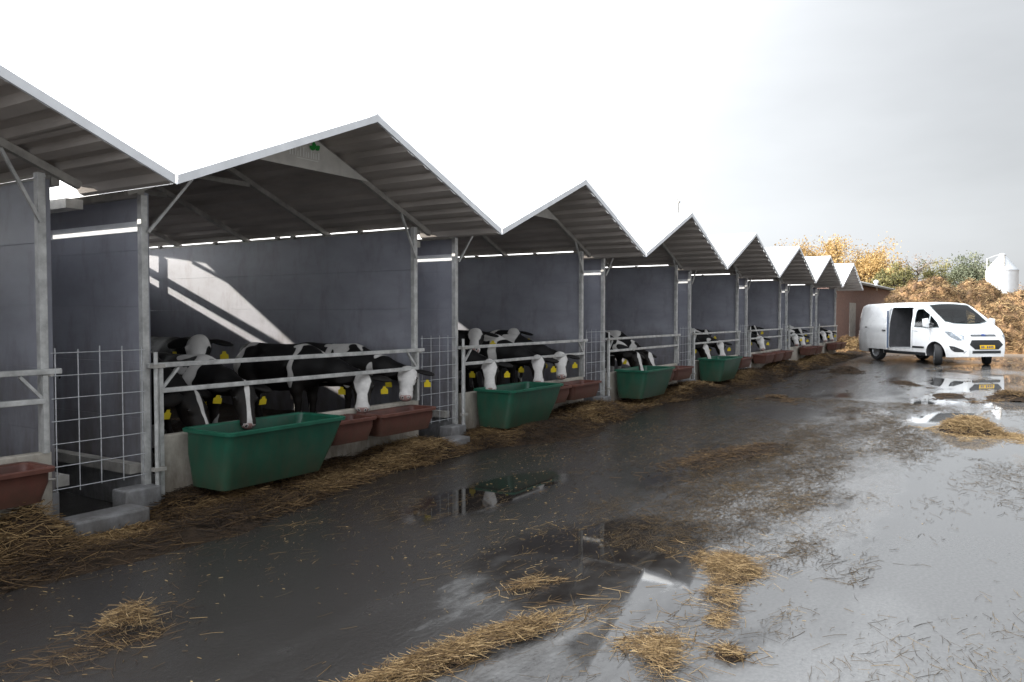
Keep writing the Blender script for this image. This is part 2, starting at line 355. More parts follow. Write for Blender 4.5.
def make_shelter():
    root = empty('calf_shelter', (0, YO, 0))
    y = lambda Y: Y - YO
    # roof sheets, each slope three of them
    for s in (-1, 1):
        xs = [(0.02, .72), (.72, 1.42), (1.42, 1.80 if s > 0 else 2.08)]
        for j, (a, b) in enumerate(xs):
            v, f = roof_sheet_mesh(a, b, YE0 + .01, YE1)
            if s < 0: v = [(-p[0], p[1], p[2]) for p in v]; f = [q[::-1] for q in f]
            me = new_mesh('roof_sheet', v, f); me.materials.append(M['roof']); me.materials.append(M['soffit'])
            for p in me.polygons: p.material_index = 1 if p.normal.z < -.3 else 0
            add('roof_sheet', me, None, root)
    v, f = roof_sheet_mesh(1.80, 2.09, YE0 + .01, 6.25)                    # the front overhang runs on to the valley
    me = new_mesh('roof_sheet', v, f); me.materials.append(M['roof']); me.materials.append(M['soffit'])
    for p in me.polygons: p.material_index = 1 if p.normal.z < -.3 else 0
    add('roof_sheet', me, None, root)
    cap = MB()
    cap.add([(-.16, y(YE0) - .02, ZV(.16) + .058), (0, y(YE0) - .02, ZR + .072), (.16, y(YE0) - .02, ZV(.16) + .058), (-.16, y(YE1), ZV(.16) + .058), (0, y(YE1), ZR + .072), (.16, y(YE1), ZV(.16) + .058),
             (-.16, y(YE0) - .02, ZV(.16) + .050), (0, y(YE0) - .02, ZR + .064), (.16, y(YE0) - .02, ZV(.16) + .050), (-.16, y(YE1), ZV(.16) + .050), (0, y(YE1), ZR + .064), (.16, y(YE1), ZV(.16) + .050)],
            [(0, 1, 4, 3), (1, 2, 5, 4), (6, 9, 10, 7), (7, 10, 11, 8), (0, 6, 7, 1), (1, 7, 8, 2), (3, 4, 10, 9), (4, 5, 11, 10), (0, 3, 9, 6), (2, 8, 11, 5)])
    cap.obj('ridge_cap', M['fascia'], root)
    for s in (-1, 1):                                                       # barge flashings on the front and rear verge
        for Y in (YE0 - .012, YE1 + .012):
            e = 2.105
            b = MB(); yy0, yy1 = y(Y) - .012, y(Y) + .012
            pts = [(0, ZR + .062), (s * e, ZV(e) + .062), (s * e, ZV(e) - .004), (0, ZR - .004)]
            b.add([(p[0], yy, p[1]) for yy in (yy0, yy1) for p in pts], [(0, 1, 2, 3), (7, 6, 5, 4), (0, 4, 5, 1), (1, 5, 6, 2), (2, 6, 7, 3), (3, 7, 4, 0)])
            b.obj('barge_flashing', M['fascia'], root)
    # steel frames
    for i, Y in enumerate(FR):
        for s in (-1, 1):
            p = MB(); w = .058 if i == 0 else .05
            x = s * (HW + (.07 if s < 0 else -.08) if i == 0 else HW + .058)
            ztop = ZV(abs(x)) - .10
            p.box((x - w / 2, y(Y) - w / 2, 0.0), (x + w / 2, y(Y) + w / 2, ztop))
            p.obj('post', M['galv'], root, bevel=.005)
            r = MB(); x1 = 1.93 if i == 0 else 1.84
            d = -.034
            r.bar((s * .012, y(Y), ZV(.012) + d), (s * x1, y(Y), ZV(x1) + d), .05, .056, up=(0, 0, 1))
            r.obj('rafter', M['galv_dull'], root)
        if i > 0:
            ct = MB(); ct.bar((-.52, y(Y) - .03, ZR - .30), (.52, y(Y) - .03, ZR - .30), .03, .05); ct.obj('collar_tie', M['galv_dull'], root); continue
        g = MB(); zb = ZR - .36; hx = (ZR - .01 - zb) / TAN - .02
        yy = y(Y) - .031
        g.add([(-hx, yy, zb), (hx, yy, zb), (0, yy, ZR - .02), (-hx, yy + .003, zb), (hx, yy + .003, zb), (0, yy + .003, ZR - .02)], [(0, 1, 2), (5, 4, 3), (0, 3, 4, 1), (1, 4, 5, 2), (2, 5, 3, 0)])
        gp = g.obj('gusset_plate', M['plate'], root)
        if i == 0: root['_plate'] = gp.name
    for rx in (-.93, .93):
        rp = MB(); rp.box((rx - .05, y(YR) - .03, 0), (rx + .05, y(YR) + .03, ZV(.93) - .08)); rp.obj('rear_post', M['galv'], root)
    gt = MB(); gt.box((1.99, y(6.3), 2.44), (2.125, y(YE1), 2.515)); gt.obj('sun_gap_blocker', M['galv_dull'], root)  # bar added in the valley gap to narrow the sun strip on the wall
    for s in (-1, 1):                                                       # wall plates, knee braces, base beams
        b = MB(); b.box((s * 1.775 - .03, y(6.04), ZV(1.775) - .115), (s * 1.775 + .03, y(YR) + .03, ZV(1.775) - .040)); 
        b.obj('eave_beam', M['galv_dull'], root)
        k = MB(); k.bar((s * (HW + (.05 if s < 0 else -.10)), y(YF) - .045, 2.27), (s * 1.36, y(YF) - .045, ZV(1.36) - .09), .022, .022); k.obj('knee_brace', M['galv'], root)
        bb = MB(); bb.box((s * (HW + .10) - .05, y(6.1), .30), (s * (HW + .10) + .05, y(YR), .38)); bb.obj('base_beam', M['galv_dull'], root)
    tm = MB(); tm.box((-HW - .026, y(6.06), 2.285), (-HW - .0205, y(YR) - .06, 2.372)); tm.obj('painted_sun_strip', M['fascia'], root)  # pale strip added where the sun strip falls, paints that light whiter
    rb = MB(); rb.box((-1.70, y(YR) - .04, 2.56), (1.70, y(YR) + .04, 2.66)); rb.obj('rear_beam', M['galv_dull'], root)
    # wall boards
    nb = 5; z0, z1 = .28, 2.60; hgt = (z1 - z0) / nb
    for s in (-1, 1):
        for j in range(nb):
            w = MB(); w.box((s * HW - .02, y(6.05), z0 + j * hgt + .0003), (s * HW + .02, y(YR) - .05, z0 + (j + 1) * hgt - .0003)); w.obj('wall_board', M['wall'], root, bevel=.003)
        fo = MB(); fo.box((s * HW - .06, y(6.05), 0), (s * HW + .045, y(YR), .276)); fo.obj('wall_footing', M['concrete_wet'], root)
        for q, Y in enumerate((6.9, 8.1, 8.4, 9.7, 11.0)):
            kx = s * HW; k = MB(); k.box((kx - .025, y(Y), 2.60), (kx + .025, y(Y) + .05, ZV(HW) - .05)); k.obj('wall_bracket', M['galv_dull'], root)
    for j in range(5):
        hh = (2.44 - .28) / 5
        w = MB(); w.box((-HW + .025, y(YR) - .02, .28 + j * hh + .0003), (HW - .025, y(YR) + .02, .28 + (j + 1) * hh - .0003)); w.obj('wall_board', M['wall'], root, bevel=.003)
    fo = MB(); fo.box((-HW + .06, y(YR) - .05, 0), (HW - .06, y(YR) + .05, .276)); fo.obj('wall_footing', M['concrete_wet'], root)
    # front: concrete plinth and feed rails
    pl = MB(); pl.box((-HW + .055, y(5.97), 0), (HW - .04, y(6.05), .60)); pl.obj('plinth', M['concrete'], root, bevel=.012)
    yr = y(5.945)
    t = MB(); t.box((-HW - .08, yr - .022, 1.168), (HW + .02, yr + .022, 1.209)); t.obj('top_rail', M['galv'], root, bevel=.006)
    t = MB(); t.box((-HW + .03, yr - .022, .958), (HW - .10, yr + .022, .998)); t.obj('lower_rail', M['galv'], root, bevel=.006)
    for x, za, zb in ((-HW + .03, .05, 1.163), (HW - .10, .60, 1.163)):
        t = MB(); t.box((x - .018, yr - .018, za), (x + .018, yr + .018, zb)); t.obj('rail_upright', M['galv'], root)
    t = MB(); t.tube([(-HW - .04, yr - .05, .05), (-HW - .04, yr - .05, 1.30)], .017, 8); t.obj('hinge_pipe', M['galv'], root, smooth=True)
    for zz in (.33, 1.17):
        t = MB(); t.box((-HW - .075, yr - .075, zz), (-HW + .03, yr - .02, zz + .03)); t.obj('hinge_clip', M['galv_dull'], root)
    for a, b in (((-HW + .05, 1.0), (-HW + .20, 1.163)), ((HW - .12, 1.0), (HW - .27, 1.163))):
        t = MB(); t.bar((a[0], yr, a[1]), (b[0], yr, b[1]), .022, .022); t.obj('rail_brace', M['galv'], root)
    return root
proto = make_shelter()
shelters = []
ordn = ['nearest calf shelter, cut off by the left edge of the picture', 'second calf shelter from the left, with the green leaf sign in its gable',
        'third calf shelter from the left, full of calves behind its green trough', 'fourth calf shelter from the left, one white backed calf at its rail',
        'fifth calf shelter from the left, last one with a green trough', 'sixth calf shelter from the left, with only brown troughs',
        'second to last calf shelter of the row, next to the end one', 'last calf shelter at the far end of the row by the brick barn']
proto_plate = [c for c in proto.children if c.name.startswith('gusset_plate')][0]
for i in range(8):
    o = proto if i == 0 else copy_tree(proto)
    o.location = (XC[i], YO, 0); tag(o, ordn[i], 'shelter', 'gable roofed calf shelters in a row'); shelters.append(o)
if '_plate' in proto: 
    for o in shelters: del o['_plate']
# leaf sign printed on the front gusset of the second shelter
pl1 = [c for c in shelters[1].children if c.name.startswith('gusset_plate')][0]
yy = YF - YO - .0345
lf = MB()
for (cx, cz, ang, ln, wd) in ((.05, 3.245, 1.7, .085, .05), (.065, 3.245, .75, .08, .045), (.04, 3.24, 2.6, .07, .038)):
    c, s = math.cos(ang), math.sin(ang); pts = []
    for t in (0, .25, .5, .75, 1): pts.append((t * ln, wd * math.sin(math.pi * t) * .6))
    pts += [(t * ln, -wd * math.sin(math.pi * t) * .6) for t in (.75, .5, .25)]
    lf.add([(cx + a * c - b * s, yy - .002 * (1 + ang), cz + a * s + b * c) for a, b in pts], [tuple(range(8))])
lf.obj('leaf_emblem', M['leaf_green'], pl1)
lt = MB(); x = -.27
for k, (w, h, gap) in enumerate(((.012, .11, .02), (.012, .10, .026), (.010, .10, .018), (.012, .06, .02), (.012, .12, .03), (.012, .12, .02), (.012, .07, .02), (.012, .07, .026), (.010, .12, .02), (.012, .07, .02), (.012, .07, .026), (.012, .09, .018))):
    lt.box((x, yy - .002, 3.155), (x + w, yy, 3.155 + h * .8)); x += w + gap
lt.box((-.18, yy - .002, 3.135), (.10, yy, 3.141)); lt.obj('lettering', M['pale_print'], pl1)

# ------------------------------------------------------------------ stalk clouds
def stalk_mesh(name, pos, direc, length, rad, tint, droop=.0, segs=2):
    n = len(pos); pos = np.asarray(pos, float); direc = np.asarray(direc, float); direc /= np.linalg.norm(direc, axis=1)[:, None]
    up = np.tile([0, 0, 1.], (n, 1)); side = np.cross(direc, up); sl = np.linalg.norm(side, axis=1)[:, None]; side = np.where(sl < 1e-3, [[1., 0, 0]], side / np.maximum(sl, 1e-3)); up2 = np.cross(side, direc)
    bend = RNG.normal(0, .24, n)[:, None] * side + RNG.normal(0, .05, n)[:, None] * up2
    ks = np.linspace(-.5, .5, segs + 1); V = []
    for t in ks:
        c = pos + direc * (t * length)[:, None] + bend * ((.25 - t * t) * length)[:, None]
        for a in (90, 210, 330):
            ca, sa = math.cos(R(a)), math.sin(R(a)); V.append(c + (side * ca + up2 * sa) * rad[:, None])
    V = np.stack(V, 1); k = V.shape[1]; base = (np.arange(n) * k)[:, None]
    q = []
    for sgi in range(segs):
        for a in range(3): q.append([sgi * 3 + a, sgi * 3 + (a + 1) % 3, sgi * 3 + 3 + (a + 1) % 3, sgi * 3 + 3 + a])
    F = (base[:, :, None] + np.array(q)[None]).reshape(-1, 4)
    me = np_mesh(name, V.reshape(-1, 3), F)
    at = me.attributes.new('tint', 'FLOAT', 'POINT'); at.data.foreach_set('value', np.repeat(np.clip(tint, 0, 1), k).astype(np.float32))
    return me
def flat_dirs(n, ang=None, spread=math.pi, tilt=.15):
    a = RNG.uniform(-math.pi, math.pi, n) if ang is None else ang + RNG.normal(0, spread, n)
    return np.stack([np.cos(a), np.sin(a), RNG.normal(0, tilt, n)], 1)

# straw and muck bank along the front of the shelters
def bank_h(X, Y):
    edge = 5.02 + .30 * fbm2(X * .55, X * 0 + 3.1, 3, 5)
    t = np.clip((Y - edge) / (6.05 - edge), 0, 1)
    h = .085 * t ** .8 * (1 + .45 * fbm2(X * 1.1, Y * 1.3, 3, 9)) + .035 * fbm2(X * 4, Y * 4, 3, 11) * np.minimum(1, t * 5)
    for cx, cy, hh, r in ((2.78, 5.62, .22, .20), (6.9, 5.5, .14, .5), (11.3, 5.55, .12, .5), (8.9, 5.35, .10, .5), (15.5, 5.5, .16, .45), (19.5, 5.4, .18, .8), (23.5, 5.4, .2, .9), (28, 5.4, .2, 1.0)):
        h = h + hh * np.exp(-(((X - cx) / (r * 1.4)) ** 2 + ((Y - cy) / r) ** 2)) * np.minimum(1, t * 4)
    kx = np.maximum(np.clip(1 - np.abs(X - 3.38) / .58, 0, 1), .35 * np.clip(1 - np.abs(X - 7.66) / .5, 0, 1))                            # a dip in front of the first passage
    h = h * (1 - np.minimum(1, 2.2 * kx) * np.clip((Y - 5.15) * 4, 0, 1))
    return np.where(t > 0, h, -.03)
xs = np.concatenate([np.arange(-3, 14, .05), np.arange(14, 36, .12)]); ys = np.arange(4.3, 6.07, .05)
gx, gy = np.meshgrid(xs, ys, indexing='ij')
bz = bank_h(gx, gy)
bme = np_mesh('straw_bank', np.stack([gx, gy, bz], -1).reshape(-1, 3), grid_faces(len(xs), len(ys))[:, ::-1], True)
M['muck'] = mat('straw_muck', (.045, .028, .016), .85, 0, 9, .5, 1.0, 35, spec=.2, col2=(.014, .010, .007))
M['muck'].node_tree.nodes['Bump'].inputs['Distance'].default_value = .03
bank = tag(add('straw_bank', bme, M['muck']), 'bank of trampled brown straw and muck along the shelter fronts', 'straw', kind='stuff')
def bank_stalks(n, xa, xb, rad, ln):
    X = RNG.uniform(xa, xb, n * 3); Y = 6.0 - 1.25 * RNG.random(n * 3) ** 1.0
    h = bank_h(X, Y); dens = np.clip((Y - 4.75) / .75, .05, 1) * (.45 + .8 * np.clip(fbm2(X * .9, Y * 1.2, 3, 21) + .25, 0, 1))
    keep = (RNG.random(n * 3) < dens) & (h > -.02); X, Y, h = X[keep][:n], Y[keep][:n], h[keep][:n]; m = len(X)
    d = flat_dirs(m, 0, .9, .22)
    tint = np.clip(RNG.beta(1.7, 2.6, m) * .9 + .34 * fbm2(X * 1.3, Y * 2.0, 3, 31) - .42 * np.clip((5.55 - Y) / .5, 0, 1) + .06, .0, 1)
    return stalk_mesh('straw_stalks', np.stack([X, Y, h + RNG.uniform(.0, .028, m)], 1), d, RNG.uniform(.07, ln, m), np.full(m, rad) * RNG.uniform(.6, 1.2, m), tint)
bs = add('loose_straw', bank_stalks(34000, -2.5, 10, .0023, .24), M['straw'], bank); bs['kind'] = 'stuff'
bs = add('loose_straw', bank_stalks(12000, 10, 20, .0034, .28), M['straw'], bank); bs['kind'] = 'stuff'
bs = add('loose_straw', bank_stalks(7000, 20, 34, .006, .34), M['straw'], bank); bs['kind'] = 'stuff'

# loose stalks floating and lying on the yard
def yard_scatter(n, xa, xb, ya, yb, rad, ln, thr, seed, ang=.12, spread=.55, tl=(.1, .8)):
    X = RNG.uniform(xa, xb, n * 4); Y = RNG.uniform(ya, yb, n * 4)
    d = fbm2(X * .45, Y * .95, 4, seed)
    for hx, hy, hr in ((6.8, 1.6, .30), (7.4, 2.2, .35), (5.6, 1.2, .3), (8.6, 1.7, .4), (6.0, 2.9, .3), (10.5, 2.2, .5), (4.2, 1.0, .22), (12.5, 3.4, .5), (9.6, .9, .4), (5.2, .8, .25)): d = d + 1.1 * np.exp(-(((X - hx) / (hr * 1.7)) ** 2 + ((Y - hy) / (hr * .55)) ** 2))
    keep = RNG.random(n * 4) < np.clip((d - thr) * .9, .02, 1) ** 1.3 * np.interp(Y, [-1, .7, 1.2, 2.2, 3.2, 5], [.3, .3, .9, 1, .22, .3])
    X, Y = X[keep][:n], Y[keep][:n]; m = len(X); m_ = RNG.random(m)
    return stalk_mesh('yard_straw', np.stack([X, Y, RNG.uniform(.003, .009, m)], 1), flat_dirs(m, ang, spread, .015), np.maximum(.02, ln * RNG.random(m) ** 1.8), RNG.uniform(.5, 1.1, m) * rad, RNG.uniform(*tl, m) ** 1.3)
ys0 = tag(add('loose_yard_straw', yard_scatter(22000, 1.2, 7.5, -.9, 5.0, .0011, .15, -.10, 41, tl=(.0, .8)), M['wet_straw']), 'loose wet straw strewn over the wet yard', 'straw', kind='stuff')
c = add('loose_straw', yard_scatter(32000, 5.0, 16, -1.0, 5.0, .0014, .20, -.40, 47, tl=(.0, .5)), M['wet_straw'], ys0); c['kind'] = 'stuff'
c = add('loose_straw', yard_scatter(2500, 15, 33, -1, 5.2, .006, .3, .05, 53, tl=(.0, .45)), M['wet_straw'], ys0); c['kind'] = 'stuff'

n = 9000; X = RNG.uniform(1.5, 11, n); Y = RNG.uniform(.2, 5.0, n); kk = RNG.random(n) < np.clip(.2 + .6 * fbm2(X * .7, Y * .7, 3, 77), .02, 1) * np.clip((Y - .6) / 1.6, .04, 1); X, Y = X[kk], Y[kk]; m = len(X)
c = add('chaff', stalk_mesh('chaff', np.stack([X, Y, RNG.uniform(.002, .006, m)], 1), flat_dirs(m, None, 1, .1), RNG.uniform(.006, .028, m), RNG.uniform(.0010, .0022, m), RNG.uniform(.3, .95, m), segs=1), M['wet_straw'], ys0); c['kind'] = 'stuff'
# straw clumps one can count
def clump(label, cx, cy, rx, ry, h, n, rot=0, rad=.0013, ln=.16, lo=.12, hi=1., tang=None, core=True, muck='muck'):
    r = empty('straw_clump', (cx, cy, 0), rot)
    if core:
        nu, nv = 22, 14; us = np.linspace(-1, 1, nu); vs_ = np.linspace(-1, 1, nv); a, b = np.meshgrid(us, vs_, indexing='ij')
        d2 = a * a + b * b + .35 * fbm2(a * 2 + cx, b * 2 + cy, 3, 61)
        z = h * .55 * np.clip(1 - d2, 0, 1) ** .7 * (1 + .6 * fbm2(a * 5 + cx, b * 5 + cy, 3, 3)) - .012 * (d2 >= 1)
        add('muck_core', np_mesh('muck_core', np.stack([a * rx, b * ry, z], -1).reshape(-1, 3), grid_faces(nu, nv)[:, ::-1], True), M[muck], r)
    nb_ = 11; bc = RNG.normal(0, .55, (nb_, 2)); br = RNG.uniform(.07, .34, nb_); bi = RNG.choice(nb_, n, p=br / br.sum())
    a = bc[bi, 0] + RNG.normal(0, 1, n) * br[bi]; b = bc[bi, 1] + RNG.normal(0, 1, n) * br[bi] * .9
    st = RNG.random(n) < .2; a = np.where(st, a * 2.0, a); b = np.where(st, b * 1.9, b)
    z = h * np.clip(1 - (a * a + b * b), 0, 1) ** .7 * RNG.uniform(.7, 1.05, n) + .006
    dd = flat_dirs(n, tang, .7, .25 * min(1, h / .08))
    me = stalk_mesh('stalks', np.stack([a * rx, b * ry, z], 1), dd, RNG.uniform(.06, ln, n), np.full(n, rad) * RNG.uniform(.6, 1.2, n), RNG.uniform(lo, hi, n))
    s = add('stalks', me, M['straw'], r); s['kind'] = 'stuff'
    tag(r, label, 'straw', 'straw clumps on the wet yard'); return r
clump('small tangled straw pile on the dark yard at lower left', 2.33, 3.78, .17, .14, .13, 520, .3, core=False)
clump('thin dark straw litter around the small pile at lower left', 2.15, 3.80, .55, .25, .015, 260, .2, lo=.0, hi=.5, core=False)
clump('long flat mat of yellow straw at the bottom middle edge', 3.12, 2.15, .62, .15, .05, 2300, -.32, ln=.22, tang=.1, lo=.2, core=False)
clump('short straw tuft just above the long mat', 3.95, 2.42, .20, .10, .025, 220, -.2, tang=.1, core=False)
clump('yellow straw clump in the bright puddle right of the middle', 4.95, 1.52, .30, .15, .05, 1100, .5, lo=.3)
clump('flatter straw patch just below the puddle clump', 4.55, 1.38, .40, .16, .025, 900, .2, lo=.2, core=False)
clump('straw patch touching the bottom edge right of the long mat', 3.42, 1.40, .26, .14, .035, 750, .3, lo=.3, core=False)
clump('tiny straw tuft near the bottom edge below the puddle clump', 3.66, 1.12, .09, .07, .03, 130, 0)
clump('thick golden straw heap standing in water by the right edge', 12.5, .55, .42, .36, .20, 3200, .1, rad=.0026, ln=.24, lo=.45)
clump('brown straw clump at the right edge beyond the golden heap', 17.7, .10, .45, .4, .16, 900, .1, rad=.0045, ln=.3, lo=.1, hi=.7)
clump('flat dark streak of muck in the middle of the yard', 9.1, 2.75, 1.0, .28, .05, 900, -.25, rad=.003, lo=0, hi=.5, tang=0)
clump('dark muck mound lying off the straw bank near the van', 23.8, 4.1, .62, .42, .16, 300, .3, rad=.006, lo=0, hi=.25)
clump('small brown muck patch off the straw bank at mid row', 15.5, 3.9, .45, .25, .06, 300, .2, rad=.0045, lo=.05, hi=.5)
clump('low dark muck strip in front of the van', 20.5, 2.2, .55, .25, .05, 160, .4, rad=.005, lo=0, hi=.3)
clump('dark muck patch between the van and the golden heap', 17.8, 1.15, .5, .28, .04, 160, .1, rad=.0045, lo=0, hi=.4)

# straw bedding inside every shelter
for i in range(8):
    a = np.linspace(-HW + .03, HW - .03, 30); b = np.linspace(6.06, YR - .06, 48); gx, gy = np.meshgrid(a, b, indexing='ij')
    z = .33 + .05 * fbm2(gx * 1.5 + 7 * i, gy * 1.5, 3, 71)
    o = add('straw_bedding', np_mesh('straw_bedding', np.stack([gx, gy - YO, z], -1).reshape(-1, 3), grid_faces(30, 48)[:, ::-1], True), M['muck'], None, (XC[i], YO, 0))
    tag(o, 'dark straw bedding on the shelter floor', 'straw bedding', 'bedding in the calf shelters', 'stuff')

# ------------------------------------------------------------------ passages: wire gates and concrete kerbs
pas = ['between the nearest and the second shelter', 'between the second and the third shelter', 'between the third and the fourth shelter', 'between the fourth and the fifth shelter',
       'between the fifth and the sixth shelter', 'between the sixth and the second to last shelter', 'between the last two shelters']
wv = MB().tube([(0, 0, -.53), (0, 0, .53)], .0042, 6).mesh('wire', smooth=True)
wh = MB().tube([(-.37, 0, 0), (.37, 0, 0)], .0036, 6).mesh('wire', smooth=True)
for i in range(7):
    xm = (XC[i] + HW + XC[i + 1] - HW) / 2
    g = empty('wire_gate', (xm - .09, 5.925, .30)); tag(g, 'welded wire mesh gate ' + pas[i], 'gate', 'wire mesh gates in the passages')
    for k in range(5):
        xx = -.34 + .17 * k; add('wire', wv, M['wire'], g, (xx + RNG.normal(0, .004), 0, .53 + RNG.normal(0, .006)))
    for k in range(7): add('wire', wh, M['wire'], g, (0, -.006, .02 + .167 * k))
    for z in (.10, .86): MB().tube([(-.35, -.005, z), (-.395, .03, z)], .010, 6).obj('hinge', M['galv_dull'], g)
    kb = empty('concrete_kerb', (xm, 5.68, 0))
    b = MB(); b.box((-.48, -.08, 0), (.10, .17, .13)); b.obj('kerb_block', M['concrete_wet'], kb, bevel=.018)
    b = MB(); b.box((.06, .174, .0), (.365, .37, .22)); b.obj('step_block', M['concrete_wet'], kb, bevel=.012)
    tag(kb, 'low wet concrete kerb below the wire gate ' + pas[i], 'kerb', 'concrete kerbs in the passages')

# ------------------------------------------------------------------ troughs
def rrect(x0, x1, y0, y1, r, z, n=5):
    pts = []
    for cx, cy, a0 in ((x1 - r, y1 - r, 0), (x0 + r, y1 - r, 90), (x0 + r, y0 + r, 180), (x1 - r, y0 + r, 270)):
        for k in range(n): a = R(a0 + 90 * k / (n - 1)); pts.append((cx + r * math.cos(a), cy + r * math.sin(a), z))
    return pts
def loft(rings, cap0=True, cap1=True):
    n = len(rings[0]); m = MB(); m.v = [p for r in rings for p in r]
    for i in range(len(rings) - 1):
        for k in range(n): m.f.append((i * n + k, i * n + (k + 1) % n, (i + 1) * n + (k + 1) % n, (i + 1) * n + k))
    if cap0: m.f.append(tuple(range(n))[::-1])
    if cap1: m.f.append(tuple(range((len(rings) - 1) * n, len(rings) * n)))
    return m
def trough_meshes(L_, W, H, tx, ty, col, t0=None):
    l, w = L_ / 2, W / 2; t0 = tx if t0 is None else t0
    body = loft([rrect(-l + t0, l - tx, -w + ty, w - ty * .5, .06, 0), rrect(-l + t0 * .93, l - tx * .93, -w + ty * .93, w - ty * .46, .07, .02), rrect(-l + t0 * .45, l - tx * .45, -w + ty * .4, w - ty * .25, .075, H * .55), rrect(-l + .03, l - .03, -w + .03, w - .03, .06, H * .9), rrect(-l + .022, l - .022, -w + .022, w - .022, .06, H - .012),
                 rrect(-l + .034, l - .034, -w + .034, w - .034, .055, H - .012), rrect(-l + .042, l - .042, -w + .042, w - .042, .055, H * .88), rrect(-l + t0 + .015, l - tx - .015, -w + ty + .015, w - ty * .5 - .015, .05, .03)])
    rim = loft([rrect(-l + .020, l - .020, -w + .020, w - .020, .06, H - .035), rrect(-l, l, -w, w, .07, H - .032), rrect(-l - .003, l + .003, -w - .003, w + .003, .07, H - .006), rrect(-l + .008, l - .008, -w + .008, w - .008, .065, H), rrect(-l + .034, l - .034, -w + .034, w - .034, .055, H - .002), rrect(-l + .036, l - .036, -w + .036, w - .036, .055, H - .03)], False, False)
    rim.f += [(k, (k + 1) % 20, 100 + (k + 1) % 20, 100 + k)[::-1] for k in range(20)]
    return body.mesh('trough_body', smooth=True), rim.mesh('trough_rim', smooth=True)
GB, GR = trough_meshes(1.34, .64, .49, .22, .13, 'green', .05); BBm, BR = trough_meshes(.95, .40, .24, .06, .07, 'brown'); SB, SR = trough_meshes(.64, .40, .24, .06, .07, 'brown')
fm = {}
for key, (l, w, z) in {'green': (.56, .22, .30), 'brown': (.385, .12, .14), 'short': (.23, .12, .14)}.items():
    nu, nv = 20, 10; a, b = np.meshgrid(np.linspace(-l, l, nu), np.linspace(-w, w, nv), indexing='ij')
    fm[key] = np_mesh('feed', np.stack([a, b, z + .02 * fbm2(a * 9, b * 9, 3, 5)], -1).reshape(-1, 3), grid_faces(nu, nv)[:, ::-1], True)
M['feed'] = mat('feed_mix', (.10, .065, .035), .85, 0, 30, .5, .8, 60, col2=(.03, .02, .012))
def trough(kind, i, off, label, short=False):
    r = empty(kind + '_trough'); tag(r, label, 'trough', kind + ' feed troughs hung on the plinths')
    fk = kind
    if kind == 'green': r.location = (XC[i] - 1.53 + .67, 5.612, .165); b, m = GB, GR
    elif short: r.location = (XC[i] + .185, 5.732, .325); b, m = SB, SR; fk = 'short'
    else: r.location = (XC[i] + off, 5.732, .325); b, m = BBm, BR
    add('body', b, M[kind], r); add('rim', m, M[kind + '_rim'], r); add('feed', fm[fk], M['feed'], r)
gl = {1: 'large dark green trough in front of the second shelter, nearest green one', 2: 'green trough under the row of calf heads in the third shelter', 3: 'green trough in front of the fourth shelter', 4: 'farthest green trough, in front of the fifth shelter'}
for i in (1, 2, 3, 4): trough('green', i, 0, gl[i])
names = ['nearest', 'second', 'third', 'fourth', 'fifth', 'sixth', 'second to last', 'last']
for i in range(8):
    trough('brown', i, 1.02, 'brown trough at the right end of the %s shelter' % names[i])
    trough('brown', i, -.02, ('short brown trough beside the green one of the %s shelter' if i in gl else 'brown trough in the middle of the %s shelter front') % names[i], i in gl)
    if i in (0, 5): trough('brown', i, -1.06, 'brown trough at the left end of the %s shelter' % names[i])

# ------------------------------------------------------------------ calves: one smooth implicit surface each
def surface_nets(D, org, h):
    nx, ny, nz = D.shape; S = D < 0
    cs = np.zeros((nx - 1, ny - 1, nz - 1), np.int8)
    for a in (0, 1):
        for b in (0, 1):
            for c in (0, 1): cs += S[a:nx - 1 + a, b:ny - 1 + b, c:nz - 1 + c]
    act = (cs > 0) & (cs < 8); idx = -np.ones(act.shape, np.int64); ijk = np.argwhere(act); idx[act] = np.arange(len(ijk))
    acc = np.zeros((len(ijk), 3)); cnt = np.zeros(len(ijk)); corners = [(a, b, c) for a in (0, 1) for b in (0, 1) for c in (0, 1)]
    i, j, k = ijk.T; val = {c: D[i + c[0], j + c[1], k + c[2]] for c in corners}
    for c in corners:
        for ax in range(3):
            if c[ax]: continue
            e = list(c); e[ax] = 1; e = tuple(e); v0, v1 = val[c], val[e]; m = (v0 < 0) != (v1 < 0)
            t = np.where(m, v0 / np.where(m, v0 - v1, 1), 0); p = np.tile(np.array(c, float), (len(ijk), 1)); p[:, ax] += t
            acc[m] += p[m]; cnt[m] += 1
    V = org + h * (ijk + acc / cnt[:, None]); F = []
    for ax in range(3):
        sl0 = [slice(0, None)] * 3; sl1 = [slice(0, None)] * 3; sl0[ax] = slice(0, -1); sl1[ax] = slice(1, None)
        a, b = S[tuple(sl0)], S[tuple(sl1)]; e = np.argwhere(a != b); u, w = [(1, 2), (2, 0), (0, 1)][ax]
        ok = (e[:, u] > 0) & (e[:, w] > 0) & (e[:, u] < D.shape[u] - 1) & (e[:, w] < D.shape[w] - 1); e = e[ok]
        def cell(du, dw):
            q = e.copy(); q[:, u] -= du; q[:, w] -= dw; return idx[q[:, 0], q[:, 1], q[:, 2]]
        quad = np.stack([cell(1, 1), cell(0, 1), cell(0, 0), cell(1, 0)], 1)
        flip = ~a[tuple(e.T)]; quad[flip] = quad[flip][:, ::-1]; F.append(quad)
    return V, np.concatenate(F)

